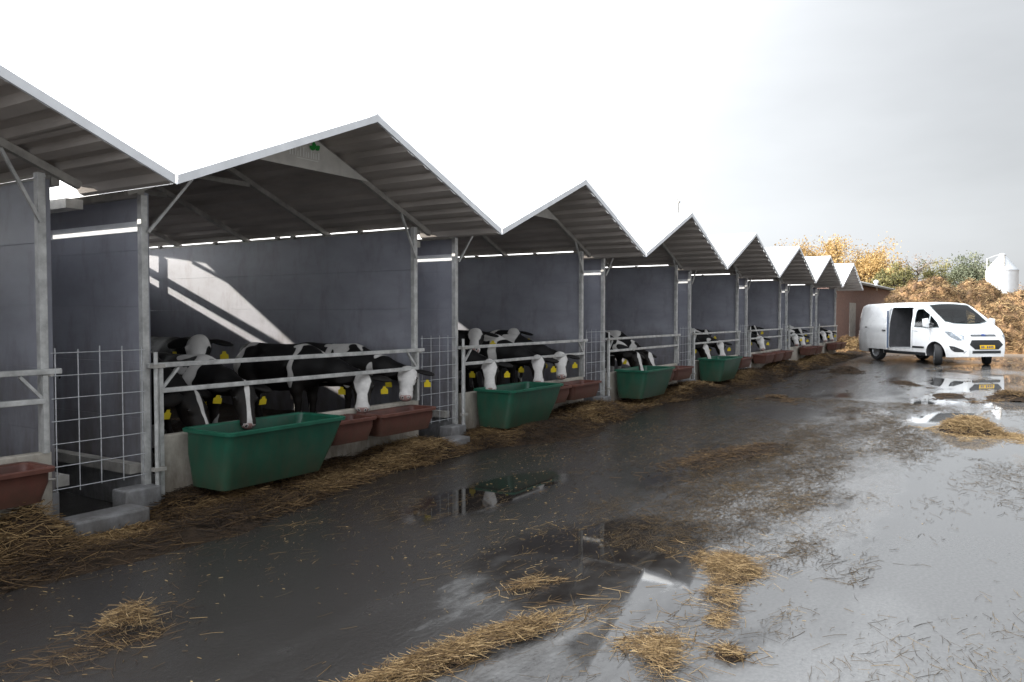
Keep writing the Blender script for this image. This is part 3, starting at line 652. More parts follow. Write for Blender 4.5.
def cone_sdf(p, a, b, ra, rb):
    a = np.array(a); b = np.array(b); ab = b - a; t = np.clip(((p - a) @ ab) / max(ab @ ab, 1e-9), 0, 1)
    return np.linalg.norm(p - a - t[..., None] * ab, axis=-1) - (ra + (rb - ra) * t)
def ell_sdf(p, c, r, B=None):
    q = p - np.array(c)
    if B is not None: q = q @ B.T
    r = np.array(r); k0 = np.linalg.norm(q / r, axis=-1); k1 = np.linalg.norm(q / (r * r), axis=-1); return k0 * (k0 - 1) / np.maximum(k1, 1e-6)
def smin(a, b, k):
    h = np.clip(.5 + .5 * (b - a) / k, 0, 1); return b * (1 - h) + a * h - k * h * (1 - h)

TAG_ME = None
def calf(label, X, Y, head, nose_dir, heading=-90, size=1.0, res=.016, seed=1, white=.0, saddle=None, blaze=1.0, socks=True, group='black and white calves at the feed rails', roll=0.0, belly=False):
    """body centre X, Y (world), heading in degrees; head = world position of the poll; nose_dir = world direction of the face"""
    z0 = .33; size *= .955; rz = R(heading); inv = Matrix.Rotation(-rz, 3, 'Z')
    hp = np.array(inv @ (Vector(head) - Vector((X, Y, z0)))) / size
    hd = np.array(inv @ Vector(nose_dir).normalized())
    upg = np.array([0, 0, 1.]) + .35 * np.array([1., 0, 0]) * (abs(hd[2]) > .75)
    hu = upg - hd * (upg @ hd); hu /= np.linalg.norm(hu); hs = np.cross(hu, hd)          # up of the face, left side of the head
    if roll: hu, hs = hu * math.cos(roll) + hs * math.sin(roll), hs * math.cos(roll) - hu * math.sin(roll)
    B = np.stack([hd, hs, hu])
    HS = 1.13; H = lambda a, b, c: hp + (hd * a + hs * b + hu * c) * HS
    prims = [('e', (.24, 0, .72), (.31, .205, .275), .08), ('e', (-.08, 0, .71), (.46, .245, .275), .08), ('e', (-.42, 0, .78), (.27, .20, .225), .08),
             ('c', (.32, 0, .93), (-.56, 0, .95), .055, .05, .08), ('c', (.40, 0, .66), (.50, 0, .70), .16, .13, .08)]
    for s in (-1, 1):
        prims += [('c', (-.36, s * .14, .93), (-.44, s * .15, .92), .05, .045, .05),
                  ('c', (.30, s * .14, .72), (.31, s * .145, .48), .12, .075, .06), ('c', (.31, s * .145, .48), (.33, s * .14, .34), .066, .046, .04), ('c', (.33, s * .14, .34), (.32, s * .14, .12), .042, .034, .03), ('c', (.32, s * .14, .12), (.355, s * .14, .035), .036, .048, .03),
                  ('c', (-.44, s * .13, .74), (-.32, s * .16, .54), .17, .11, .07), ('c', (-.32, s * .16, .54), (-.56, s * .14, .40), .10, .052, .05), ('c', (-.56, s * .14, .40), (-.52, s * .14, .12), .044, .034, .03), ('c', (-.52, s * .14, .12), (-.475, s * .14, .035), .036, .048, .03)]
    prims += [('c', (-.64, 0, .93), (-.72, 0, .78), .035, .024, .04), ('c', (-.72, 0, .78), (-.73, 0, .44), .022, .018, .02), ('c', (-.73, 0, .44), (-.72, 0, .26), .026, .035, .03)]
    nk = np.array([.38, 0, .80]); mid = (nk + hp) / 2 + np.array([0, 0, -.01])
    prims += [('c', tuple(nk), tuple(mid), .185, .135, .09), ('c', tuple(mid), tuple(H(-.02, 0, -.05)), .135, .10, .07)]
    # head
    prims += [('h', H(.05, 0, -.025), (.13, .112, .095), .04), ('h', H(.19, 0, -.035), (.17, .082, .080), .05), ('h', H(.335, 0, -.045), (.07, .078, .062), .04), ('h', H(.11, 0, -.10), (.15, .07, .07), .05), ('h', H(.0, 0, .035), (.05, .07, .04), .04)]
    for s in (-1, 1):
        prims += [('h', H(.115, s * .092, .012), (.034, .020, .024), .03), ('h', H(.360, s * .040, -.020), (.026, .022, .02), .02)]
        c_e = H(-.01, s * .195, -.012); eh = hs * s * math.cos(.28) - hu * math.sin(.28); en = np.cross(hd, eh); Be = np.stack([eh, hd * .94 + en * .34, np.cross(eh, hd * .94 + en * .34)])
        Be = Be / np.linalg.norm(Be, axis=1)[:, None]
        prims.append(('E', c_e, (.11, .058, .022), .02, Be))
    prims = [(p_[0], p_[1], tuple(r_ * HS for r_ in p_[2])) + tuple(p_[3:]) if p_[0] in 'hE' else p_ for p_ in prims]
    pts = []
    for pr in prims:
        if pr[0] == 'c': pts += [np.array(pr[1]) - pr[3], np.array(pr[1]) + pr[3], np.array(pr[2]) - pr[4], np.array(pr[2]) + pr[4]]
        else: m = max(pr[2]) if pr[0] in 'hE' else np.array(pr[2]); pts += [np.array(pr[1]) - m, np.array(pr[1]) + m]
    lo = np.min(pts, 0) - .04; hi = np.max(pts, 0) + .04
    n = np.ceil((hi - lo) / res).astype(int) + 1
    ax = [lo[k] + res * np.arange(n[k]) for k in range(3)]
    D = np.full(tuple(n), 1.0)
    for pr in prims:                                                        # each piece is evaluated only in its own box
        if pr[0] == 'c': l2 = np.minimum(np.array(pr[1]) - pr[3], np.array(pr[2]) - pr[4]); h2 = np.maximum(np.array(pr[1]) + pr[3], np.array(pr[2]) + pr[4])
        else: m = max(pr[2]) if pr[0] in 'hE' else np.array(pr[2]); l2 = np.array(pr[1]) - m; h2 = np.array(pr[1]) + m
        i0 = np.maximum(0, np.floor((l2 - .10 - lo) / res).astype(int)); i1 = np.minimum(n, np.ceil((h2 + .10 - lo) / res).astype(int) + 1)
        sl = tuple(slice(i0[k], i1[k]) for k in range(3))
        g = np.stack(np.meshgrid(*[ax[k][sl[k]] for k in range(3)], indexing='ij'), -1)
        if pr[0] == 'c': d = cone_sdf(g, *pr[1:5]); k_ = pr[5]
        elif pr[0] == 'e': d = ell_sdf(g, pr[1], pr[2]); k_ = pr[3]
        elif pr[0] == 'h': d = ell_sdf(g, pr[1], pr[2], B); k_ = pr[3]
        else: d = ell_sdf(g, pr[1], pr[2], pr[4]); k_ = pr[3]
        D[sl] = smin(D[sl], d, k_)
    V, F = surface_nets(D, lo, res)
    me = np_mesh('calf_body', V * size, F, True)
    # coat: black and white patches of the animal itself
    rs = np.random.default_rng(seed); off = rs.uniform(-20, 20, 3)
    nzv = np.array([mnoise.noise(Vector((p[0] * 2.1 + off[0], p[1] * 1.6 + off[1], p[2] * 2.1 + off[2]))) + .35 * mnoise.noise(Vector((p[0] * 7 + off[1], p[1] * 7, p[2] * 7))) for p in V])
    w = nzv + white - .34
    if saddle:                                                              # white band round the body at a given place along the spine
        for sx, sw in saddle: w = np.maximum(w, np.where((V[:, 0] < .62) & (V[:, 2] > .50), (sw - np.abs(V[:, 0] - sx - .25 * (V[:, 2] - .7) + .12 * nzv)) * 4, -1))
    if belly: w = np.maximum(w, (.56 - V[:, 2] + .22 * nzv) * 5)
    if socks: w = np.maximum(w, (.30 - V[:, 2] + .1 * nzv) * 6)
    w = np.maximum(w, np.where(V[:, 0] < -.68, (.42 - V[:, 2]) * 6, -1))
    q = (V - hp) @ B.T / HS
    inhead = (np.linalg.norm((q - [.15, 0, -.03]) / [.30, .34, .18], axis=1) < 1.0) & (q[:, 0] > -.10)
    wid = np.interp(q[:, 0], [-.06, .0, .06, .14, .22, .30, .36, .42], [.01, .062, .085, .068, .048, .054, .075, .075]) * blaze * 1.1
    bl = (wid - np.abs(q[:, 1] + .014 * nzv) + .012 * nzv) * 14
    bl = np.where(q[:, 2] > -.035, bl, -.3); bl = np.where((q[:, 0] > .33) & (np.abs(q[:, 1]) < .10), .5, bl) if blaze > .3 else bl
    head_w = np.where((np.abs(q[:, 1]) > .135), -.4, bl)
    w = np.where(inhead, head_w, w)
    coat = np.clip(.46 + w * 2.2, 0, .74)
    nose = inhead & (q[:, 0] > .378) & (np.abs(q[:, 1]) < .09); coat = np.where(nose, .95, coat)
    coat = np.where(inhead & (np.linalg.norm((np.abs(q) - [.385, .030, .022]) * [1, 1, 1], axis=1) < .014), .2, coat)
    hoof = V[:, 2] < .055; coat = np.where(hoof, .3, coat)
    at = me.attributes.new('coat', 'FLOAT', 'POINT'); at.data.foreach_set('value', coat.astype(np.float32))
    root = add('calf', me, M['coat'], None, (X, Y, z0), rz); tag(root, label, 'calf', group)
    for s in (-1, 1):
        e = MB().lathe([(.004, -.016), (.012, -.011), (.0165, 0), (.012, .011), (.004, .016)], 10)
        add('eye', e.mesh('eye', smooth=True), M['eye'], root, tuple(H(.115, s * .103, .016) * size))
        # house shaped ear tag hanging in front of the ear
        eh = hs * s * math.cos(.28) - hu * math.sin(.28); c = H(.045, 0, -.012) + eh * .225 * HS
        dn = np.array([0, 0, -1.]) * .8 - hu * .5; dn /= np.linalg.norm(dn); nrm = np.cross(eh, dn); nrm /= np.linalg.norm(nrm); sd = np.cross(dn, nrm)
        if nrm @ (hd + hu * .6) < 0: nrm = -nrm
        c = c + nrm * .012
        pl2 = [(-.018, -.008), (.018, -.008), (.021, .018), (.042, .028), (.042, .088), (-.042, .088), (-.042, .028), (-.021, .018)]
        t = MB(); vv = [c + (sd * a + dn * b + nrm * k) for k in (0, .004) for a, b in pl2]
        t.add([tuple(p * size) for p in vv], [tuple(range(8)), tuple(range(15, 7, -1))] + [(k, (k + 1) % 8, 8 + (k + 1) % 8, 8 + k) for k in range(8)])
        t.obj('ear_tag', M['tagyellow'], root)
    return root

# second shelter
calf('black calf at the left post of the second shelter, muzzle deep in the green trough', 4.22, 6.98, (4.36, 6.13, .88), (.15, -.45, -.85), -84, .98, .016, 3, white=-.15, saddle=[(-.10, .06)], blaze=.35)
calf('calf with white forehead looking up behind the others in the second shelter', 5.52, 8.25, (5.30, 7.28, 1.31), (-.62, -.55, -.55), -100, 1.06, .016, 5, white=-.1, blaze=1.2)
calf('calf eating from the green trough with white neck and small white star', 4.86, 6.92, (4.84, 6.02, .93), (-.22, -.50, -.80), -90, .92, .015, 8, white=-.1, saddle=[(.40, .06)], blaze=.26, socks=False)
calf('calf standing broadside with white shoulder band, head over the middle brown trough', 6.22, 7.04, (6.46, 6.05, .90), (-.52, -.45, -.70), -82, .98, .015, 12, white=-.05, saddle=[(-.50, .06), (.30, .035)], blaze=.95, socks=False)
calf('white faced calf at the right end brown trough of the second shelter', 6.98, 7.00, (7.16, 6.00, .93), (-.64, -.44, -.58), -84, .96, .015, 17, white=-.05, saddle=[(.0, .05)], blaze=1.35, socks=False)
# third shelter
G = 'black and white calves at the feed rails'
calf('leftmost calf with long white blaze at the green trough of the third shelter', 8.72, 7.00, (8.86, 6.00, .93), (-.55, -.40, -.72), -86, 1.0, .019, 21, socks=False)
calf('middle calf with white blaze at the green trough of the third shelter', 9.95, 7.00, (10.12, 6.00, .93), (-.60, -.40, -.70), -86, 1.02, .019, 25, saddle=[(.40, .06)], socks=False)
calf('rightmost white faced calf at the green trough of the third shelter', 10.62, 7.02, (10.84, 6.02, .95), (-.62, -.42, -.62), -84, 1.0, .019, 29, blaze=1.2, socks=False)
calf('calf looking over the left shoulders at the back of the third shelter', 9.33, 7.72, (9.60, 6.75, 1.32), (-.75, -.45, -.42), -86, 1.08, .02, 33, saddle=[(-.4, .12)], white=.1)
calf('calf with triangular white forehead at the back of the third shelter', 11.12, 8.05, (11.2, 7.10, 1.30), (-.75, -.48, -.42), -92, 1.04, .02, 37)
# fourth shelter
calf('white backed calf bending into the green trough of the fourth shelter', 14.35, 7.0, (14.3, 6.02, .82), (-.2, -.52, -.82), -96, 1.0, .021, 41, white=-.1, saddle=[(.12, .26)], blaze=.8)
calf('dark calf beside the white backed one in the fourth shelter', 13.7, 7.02, (13.72, 6.02, .84), (-.2, -.5, -.82), -90, 1.0, .021, 45, white=-.15, blaze=.5)
# fifth shelter
calf('calf with white shoulders at the left of the fifth shelter', 17.6, 6.98, (17.55, 6.02, .88), (-.3, -.5, -.8), -92, 1.0, .023, 51, saddle=[(.40, .16)])
calf('calf with a narrow white blaze in the middle of the fifth shelter', 18.5, 7.0, (18.6, 6.0, .92), (-.62, -.42, -.66), -90, 1.0, .023, 55, blaze=.8)
calf('dark calf standing behind in the fifth shelter', 19.3, 7.5, (19.35, 6.6, 1.16), (-.7, -.45, -.5), -94, 1.0, .025, 57, blaze=.4)
# sixth shelter
calf('white blazed calf at the rail of the sixth shelter', 21.95, 7.0, (22.05, 6.0, .95), (-.65, -.42, -.60), -90, 1.0, .025, 61, blaze=1.15)
calf('black calf standing behind in the sixth shelter', 23.2, 7.4, (23.3, 6.5, 1.22), (-.7, -.45, -.45), -90, 1.0, .027, 63, blaze=.3)
# second to last and last shelter
calf('left white faced calf of the second to last shelter', 25.95, 7.0, (26.0, 6.0, .95), (-.65, -.42, -.6), -90, 1.0, .027, 71, blaze=1.3)
calf('middle white faced calf of the second to last shelter', 26.85, 7.0, (26.9, 6.0, .90), (-.65, -.42, -.62), -90, 1.0, .027, 73, blaze=1.2)
calf('dark calf at the right of the second to last shelter', 27.75, 7.2, (27.8, 6.25, 1.08), (-.6, -.45, -.5), -90, 1.03, .027, 75, blaze=.5)
calf('left calf with white blaze in the last shelter', 30.2, 7.0, (30.3, 6.0, .95), (-.65, -.42, -.6), -90, 1.0, .028, 81, blaze=1.2)
calf('right calf with white blaze in the last shelter', 31.4, 7.0, (31.5, 6.0, .95), (-.65, -.42, -.6), -90, 1.0, .028, 83, blaze=1.0)

# ------------------------------------------------------------------ white panel van
M['paint'] = mat('white_van_paint', (.86, .87, .88), .28, 0, 1.2, .05, spec=.5)
M['paint'].node_tree.nodes['Principled BSDF'].inputs['Coat Weight'].default_value = .6
M['paint'].node_tree.nodes['Principled BSDF'].inputs['Coat Roughness'].default_value = .05
M['glass'] = bpy.data.materials.new('van_glass'); M['glass'].use_nodes = True; gt_ = M['glass'].node_tree; gt_.nodes.clear()
go_ = gt_.nodes.new('ShaderNodeOutputMaterial'); gx_ = gt_.nodes.new('ShaderNodeMixShader'); gf_ = gt_.nodes.new('ShaderNodeFresnel'); gf_.inputs[0].default_value = 1.5
gtr = gt_.nodes.new('ShaderNodeBsdfTransparent'); gtr.inputs[0].default_value = (.62, .68, .68, 1); ggl = gt_.nodes.new('ShaderNodeBsdfGlossy'); ggl.inputs['Roughness'].default_value = .03
gt_.links.new(gf_.outputs[0], gx_.inputs[0]); gt_.links.new(gtr.outputs[0], gx_.inputs[1]); gt_.links.new(ggl.outputs[0], gx_.inputs[2]); gt_.links.new(gx_.outputs[0], go_.inputs[0])
add_dirt(M['paint'], .25, 1.1, (.30, .26, .21), .32, 3, (1, 1, .6))
M['mirror'] = mat('mirror_glass', (.05, .055, .06), .05)
M['seat'] = mat('seat_cloth', (.05, .05, .055), .9, 0, 8, .3)
M['blackp'] = mat('black_plastic', (.022, .023, .025), .5)
M['lining'] = mat('van_lining', (.055, .055, .06), .8, 0, 5, .3)
M['bulk'] = mat('bulkhead_grey', (.42, .43, .44), .7, 0, 4, .25)
M['lampg'] = mat('headlamp_glass', (.42, .46, .50), .12, .3, 14, .55)
M['chrome'] = mat('bright_trim', (.6, .62, .65), .2, .9)
M['rimm'] = mat('wheel_silver', (.45, .46, .48), .35, .7)
M['plateY'] = mat('yellow_number_plate', (.75, .46, .015), .5)
M['badge'] = mat('blue_badge', (.02, .05, .18), .3)
M['doorblue'] = mat('door_edge_trim', (.12, .16, .24), .5)
FX, RX, XF, XR = 1.47, -1.46, 2.46, -2.50
top_pts = [(-2.50, 1.55), (-2.47, 1.82), (-2.40, 1.92), (-2.2, 1.96), (-1.0, 1.985), (.4, 1.975), (.66, 1.95), (.80, 1.90), (1.34, 1.545), (1.72, 1.275), (1.82, 1.225), (2.02, 1.14), (2.18, 1.045), (2.30, .94), (2.39, .82), (2.44, .70), (2.46, .60)]
def vtop(x): return float(np.interp(x, [p[0] for p in top_pts], [p[1] for p in top_pts]))
def vplan(x):
    w = .985
    if x > 1.35: t = (x - 1.35) / (XF - 1.35); w *= (1 - .36 * t ** 2.8)
    if x < -2.1: w -= .06 * ((-2.1 - x) / .4) ** 2.5
    return w
def vside(x, z):
    w = vplan(x)
    if z > 1.08: w -= .17 * ((z - 1.08) / .9) ** 1.35
    if z < .62: w -= .05 * ((.62 - z) / .38) ** 2
    w -= .012 * math.exp(-((z - .98) / .05) ** 2)
    return w
def van_mesh():
    xs = sorted(set([round(v, 3) for v in list(np.linspace(XR, -2.1, 9)) + list(np.linspace(-2.1, .2, 22)) + list(np.linspace(.2, 1.85, 30)) + list(np.linspace(1.85, 2.2, 10)) + list(np.linspace(2.2, XF, 12))]))
    rings = []
    for x in xs:
        zt = vtop(x); zb = .27 if -2.2 < x < 2.0 else .27 + .03 * min(1, (abs(x) - 2.0) / .4)
        rc = min(.15, (zt - zb) * .35) if x < .7 else min(.15 - .05 * min(1, (x - .7)), (zt - zb) * .4)
        half_ = []
        for k in range(13): z = zb + (zt - rc - zb) * k / 12; half_.append((vside(x, z), z))
        w0 = vside(x, zt - rc)
        for k in range(1, 7): a = R(90 * k / 6); half_.append((w0 - rc * .9 * (1 - math.cos(a)), zt - rc + rc * math.sin(a) * .82))
        we, ze = half_[-1]
        for k in range(1, 6): t = k / 5; half_.append((we * (1 - t), ze + (zt - ze) * (1 - (1 - t) ** 2)))
        ring = [(x, -y_, z) for y_, z in half_] + [(x, y_, z) for y_, z in half_[-2::-1]]
        rings.append(ring)
    n = len(rings[0]); v = [p for r in rings for p in r]; f = []
    for i in range(len(rings) - 1):
        for k in range(n): f.append((i * n + k, i * n + (k + 1) % n, (i + 1) * n + (k + 1) % n, (i + 1) * n + k))
    f.append(tuple(range(n))); f.append(tuple(range((len(rings) - 1) * n, len(rings) * n))[::-1])
    me = new_mesh('van_body', v, f); bm = bmesh.new(); bm.from_mesh(me); bmesh.ops.recalc_face_normals(bm, faces=bm.faces); bm.to_mesh(me); bm.free(); return me
van = empty('panel_van', (0, 0, 0))
raw = van_mesh(); bmv = bmesh.new(); bmv.from_mesh(raw); VBVH = BVHTree.FromBMesh(bmv); bmv.free()
body = bpy.data.objects.new('body', raw); COL.objects.link(body)
for nm in ('paint', 'lining'): raw.materials.append(M[nm])
cutters = []
for x in (FX, RX):
    for s in (-1, 1):
        m = MB().lathe([(.405, s * .62), (.405, s * 1.2)], 32, 'y', (x, 0, .33)); cutters.append(m.mesh('cut'))
DX0, DX1 = -.72, .36
m = MB(); m.v = []; m.box((DX0, -1.3, .46), (DX1, .70, 1.80)); cutters.append(m.mesh('cut', bevel=.06))
WS = [(.83, -.66), (.80, -.35), (.785, 0), (.80, .35), (.83, .66), (1.20, .71), (1.58, .71), (1.68, .40), (1.71, 0), (1.68, -.40), (1.58, -.71), (1.20, -.71)]
m = MB(); m.add([(a, b, z) for z in (1.16, 2.6) for a, b in WS], [tuple(range(12)), tuple(range(23, 11, -1))] + [(k, (k + 1) % 12, 12 + (k + 1) % 12, 12 + k) for k in range(12)]); cutters.append(m.mesh('cut'))
SW = [(.52, 1.19), (.52, 1.65), (.57, 1.72), (.80, 1.74), (1.14, 1.56), (1.14, 1.16)]; QW = [(1.21, 1.16), (1.21, 1.54), (1.52, 1.32), (1.63, 1.18)]
for poly in (SW, QW):
    k_ = len(poly); m = MB(); m.add([(a, yy_, z) for yy_ in (-1.3, 1.3) for a, z in poly], [tuple(range(k_)), tuple(range(2 * k_ - 1, k_ - 1, -1))] + [(i_, (i_ + 1) % k_, k_ + (i_ + 1) % k_, k_ + i_) for i_ in range(k_)]); cutters.append(m.mesh('cut'))
for c in cutters:
    c.materials.append(M['paint']); c.materials.append(M['lining'])
    for p in c.polygons: p.material_index = 1
    co_ = bpy.data.objects.new('cut', c); COL.objects.link(co_)
    md = body.modifiers.new('b', 'BOOLEAN'); md.operation = 'DIFFERENCE'; md.object = co_; md.solver = 'EXACT'
    dg = bpy.context.evaluated_depsgraph_get(); nm = bpy.data.meshes.new_from_object(body.evaluated_get(dg)); body.modifiers.clear(); body.data = nm
    bpy.data.objects.remove(co_)
body.data.polygons.foreach_set('use_smooth', [True] * len(body.data.polygons)); body.data.set_sharp_from_angle(angle=R(32))
body.data.name = 'van_body'; body.parent = van
def panel(name, poly, matn, view, off=.006, thick=.004, parent=van, cuts=5):
    """panel laid on the bodywork: poly in (u,v) of a view, projected onto the body"""
    o, u, vv, d = view; o, u, vv, d = map(Vector, (o, u, vv, d)); d.normalize()
    bm = bmesh.new(); vs2 = [bm.verts.new((a, b, 0)) for a, b in poly]; bm.faces.new(vs2)
    bmesh.ops.triangulate(bm, faces=bm.faces); bmesh.ops.subdivide_edges(bm, edges=bm.edges, cuts=cuts, use_grid_fill=True)
    bmesh.ops.triangulate(bm, faces=bm.faces)
    ok = True
    for v in bm.verts:
        p = o + u * v.co.x + vv * v.co.y; hit = VBVH.ray_cast(p, d)
        if hit[0] is None: v.co = p + d * 1.0; continue
        nn = hit[1] if hit[1].dot(d) < 0 else -hit[1]
        v.co = hit[0] + (nn * .6 - d * .4).normalized() * off
    bmesh.ops.recalc_face_normals(bm, faces=bm.faces)
    for f in bm.faces: f.smooth = True
    me = bpy.data.meshes.new(name); bm.to_mesh(me); bm.free()
    return add(name, me, M[matn], parent)
def mirror_poly(poly): return [(-a, b) for a, b in poly][::-1]
RIGHT = ((0, -2, 0), (1, 0, 0), (0, 0, 1), (0, 1, 0)); LEFT = ((0, 2, 0), (1, 0, 0), (0, 0, 1), (0, -1, 0))
FRONT = ((4, 0, 0), (0, 1, 0), (0, 0, 1), (-1, 0, 0)); TOPV = ((0, 0, 3), (1, 0, 0), (0, 1, 0), (0, 0, -1))
CR = ((3.2, -2.0, 0), (.70, .714, 0), (0, 0, 1), (-.714, .70, 0)); CLv = ((3.2, 2.0, 0), (.70, -.714, 0), (0, 0, 1), (-.714, -.70, 0))
for side in (RIGHT, LEFT):
    panel('side_window', [(.50, 1.17), (.50, 1.66), (.55, 1.74), (.80, 1.76), (1.16, 1.575), (1.16, 1.14)], 'glass', side)
    panel('quarter_window', [(1.19, 1.14), (1.19, 1.565), (1.54, 1.33), (1.66, 1.165)], 'glass', side)
    panel('door_seam', [(.425, .42), (.425, 1.80), (.437, 1.80), (.437, .42)], 'blackp', side, off=.003, cuts=8)
    panel('door_seam', [(1.255, .76), (1.255, 1.12), (1.265, 1.12), (1.265, .76)], 'blackp', side, off=.003, cuts=8)
    panel('rub_strip', [(.45, .50), (.45, .56), (1.0, .56), (1.0, .50)], 'blackp', side, off=.012)
    panel('sill', [(-1.02, .272), (-1.02, .37), (1.03, .37), (1.03, .272)], 'blackp', side, off=.006)
    y_ = -1 if side is RIGHT else 1
    h = MB(); h.box((.50, y_ * .985 - .02, 1.045), (.68, y_ * .985 + .02, 1.08)); h.obj('door_handle', M['paint'], van, bevel=.01)
panel('windscreen', [(.80, -.70), (.77, -.35), (.755, 0), (.77, .35), (.80, .70), (1.20, .74), (1.61, .745), (1.72, .40), (1.75, 0), (1.72, -.40), (1.61, -.745), (1.20, -.74)], 'glass', TOPV, cuts=7)
for y0, y1 in ((-.62, -.05), (.05, .66)):
    w = MB(); z = lambda x: vtop(x) + .025; w.tube([(1.71, y0, z(1.71)), (1.63, y1, z(1.63) + .008)], .010, 6); w.obj('wiper', M['blackp'], van)
panel('upper_grille', [(-.44, .905), (-.42, .965), (.42, .965), (.44, .905)], 'blackp', FRONT, off=.008)
panel('grille_bar', [(-.40, .925), (-.40, .942), (.40, .942), (.40, .925)], 'chrome', FRONT, off=.016)
panel('lower_grille', [(-.40, .52), (-.57, .66), (-.47, .80), (.47, .80), (.57, .66), (.40, .52)], 'blackp', FRONT, off=.008)
for zz in (.58, .64, .70, .755): panel('grille_slat', [(-.45, zz), (-.45, zz + .016), (.45, zz + .016), (.45, zz)], 'blackp', FRONT, off=.022)
panel('bumper_strip', [(-.70, .40), (-.66, .48), (.66, .48), (.70, .40)], 'blackp', FRONT, off=.010)
panel('number_plate_holder', [(-.28, .53), (-.28, .65), (.28, .65), (.28, .53)], 'blackp', FRONT, off=.026)
pp = panel('number_plate', [(-.26, .535), (-.26, .645), (.26, .645), (.26, .535)], 'plateY', FRONT, off=.034)
for k in range(7): panel('plate_character', [(-.21 + .062 * k, .558), (-.21 + .062 * k, .622), (-.175 + .062 * k, .622), (-.175 + .062 * k, .558)] if k != 2 else [(-.08, .585), (-.08, .595), (-.06, .595), (-.06, .585)], 'plateY' if k == 2 else 'badge', FRONT, off=.037, parent=pp, cuts=1)
bd = panel('badge', [(.075 * math.cos(t), .94 + .032 * math.sin(t)) for t in [2 * math.pi * k / 14 for k in range(14)]], 'badge', FRONT, off=.022)
for view in (CR, CLv):
    hl = panel('headlight', [(-.14, .78), (-.20, .93), (-.40, 1.06), (-.48, 1.05), (-.36, .88), (-.26, .80)] if False else [(.36, .80), (.16, .79), (-.04, .89), (-.20, 1.05), (-.08, 1.06), (.16, 1.00), (.34, .92)], 'lampg', view, off=.008)
    panel('fog_trim', [(-.06, .62), (.10, .60), (.34, .50), (.36, .44), (.10, .44), (.0, .50)], 'blackp', view, off=.010)
    panel('fog_lamp', [(.06 + .035 * math.cos(t), .535 + .035 * math.sin(t)) for t in [2 * math.pi * k / 10 for k in range(10)]], 'chrome', view, off=.018, cuts=1)
for s in (-1, 1):
    w0 = vside(1.30, 1.25)
    a = MB(); a.bar((1.40, s * (w0 - .03), 1.24), (1.33, s * (w0 + .12), 1.27), .10, .05); a.obj('mirror_arm', M['blackp'], van)
    mr = loft([[(1.30 + dx, p[0], p[1]) for p in [(s * (w0 + .10) , 1.16), (s * (w0 + .29), 1.19), (s * (w0 + .30), 1.43), (s * (w0 + .14), 1.46)]] for dx in (-.05, .05)] )
    mo = mr.obj('mirror_housing', M['paint'], van, bevel=.02, smooth=True)
    g = MB(); g.box((1.242, min(s * (w0 + .13), s * (w0 + .28)), 1.20), (1.248, max(s * (w0 + .13), s * (w0 + .28)), 1.42)); g.obj('mirror_glass', M['mirror'], mo)
for yy_ in (-.55, .0, .50):
    st_ = MB(); st_.bar((.74, yy_, 1.14), (.62, yy_, 1.46), .44, .12, up=(1, 0, 0)); so_ = st_.obj('seat', M['seat'], van, bevel=.03)
    hr_ = MB(); hr_.bar((.61, yy_, 1.48), (.58, yy_, 1.64), .26, .10, up=(1, 0, 0)); hr_.obj('headrest', M['seat'], so_, bevel=.03)
swh = MB(); swh.tube([(1.26 + .07 * math.cos(t), .45 + .18 * math.sin(t), 1.26 + .15 * math.cos(t)) for t in [2 * math.pi * k / 16 for k in range(17)]], .016, 6, False); swh.obj('steering_wheel', M['blackp'], van)
dsh = MB(); dsh.box((1.38, -.68, 1.162), (1.60, .68, 1.20)); dsh.obj('dashboard', M['blackp'], van, bevel=.015)
ppr = MB(); ppr.box((1.42, -.45, 1.201), (1.56, -.22, 1.206)); ppr.obj('paper_on_dashboard', M['fascia'], van)
# cargo space: bulkhead, floor, crate ; sliding door pushed back along the side
b = MB(); b.box((.28, -.86, .462), (.34, .68, 1.76)); b.obj('bulkhead', M['bulk'], van)
b = MB(); b.box((-.76, .1, .462), (-.32, .66, 1.35)); b.obj('cargo_cabinet', M['bulk'], van, bevel=.01)
b = MB(); b.box((DX0 + .02, -.93, .461), (DX1 - .1, .69, .475)); b.obj('cargo_floor', M['bulk'], van)
nx_, nz_ = 16, 18; sx = np.linspace(DX0 - 1.06, DX0 - .02, nx_); sz = np.linspace(.40, 1.84, nz_)
dv = []
for off in (.105, .05):
    for x in sx:
        for z in sz: dv.append((x, -(vside(max(x, -2.05), min(z, 1.80)) + off - .03 * max(0, (z - 1.70)) / .14), z))
gf = grid_faces(nx_, nz_); k = nx_ * nz_; df = [tuple(q) for q in gf] + [tuple((q + k)[::-1]) for q in gf]
edge = [i * nz_ for i in range(nx_)] + [(nx_ - 1) * nz_ + j for j in range(1, nz_)] + [i * nz_ + nz_ - 1 for i in range(nx_ - 2, -1, -1)] + [j for j in range(nz_ - 2, 0, -1)]
for a_, b_ in zip(edge, edge[1:] + edge[:1]): df.append((a_, b_, b_ + k, a_ + k))
dm = new_mesh('sliding_door', dv, df); bm = bmesh.new(); bm.from_mesh(dm); bmesh.ops.recalc_face_normals(bm, faces=bm.faces)
for f in bm.faces: f.smooth = True
bm.to_mesh(dm); bm.free(); dm.set_sharp_from_angle(angle=R(40)); sd_ = add('sliding_door', dm, M['paint'], van)
h = MB(); h.box((DX0 - .22, -1.115, 1.02), (DX0 - .06, -1.075, 1.06)); h.obj('handle', M['blackp'], sd_, bevel=.008)
h = MB(); h.box((DX0 - .022, -1.06, .45), (DX0 - .008, -1.005, 1.70)); h.obj('door_edge_trim', M['doorblue'], sd_)
h = MB(); h.box((-2.05, -.992, 1.115), (-.80, -.965, 1.145)); h.obj('slide_rail', M['blackp'], van)
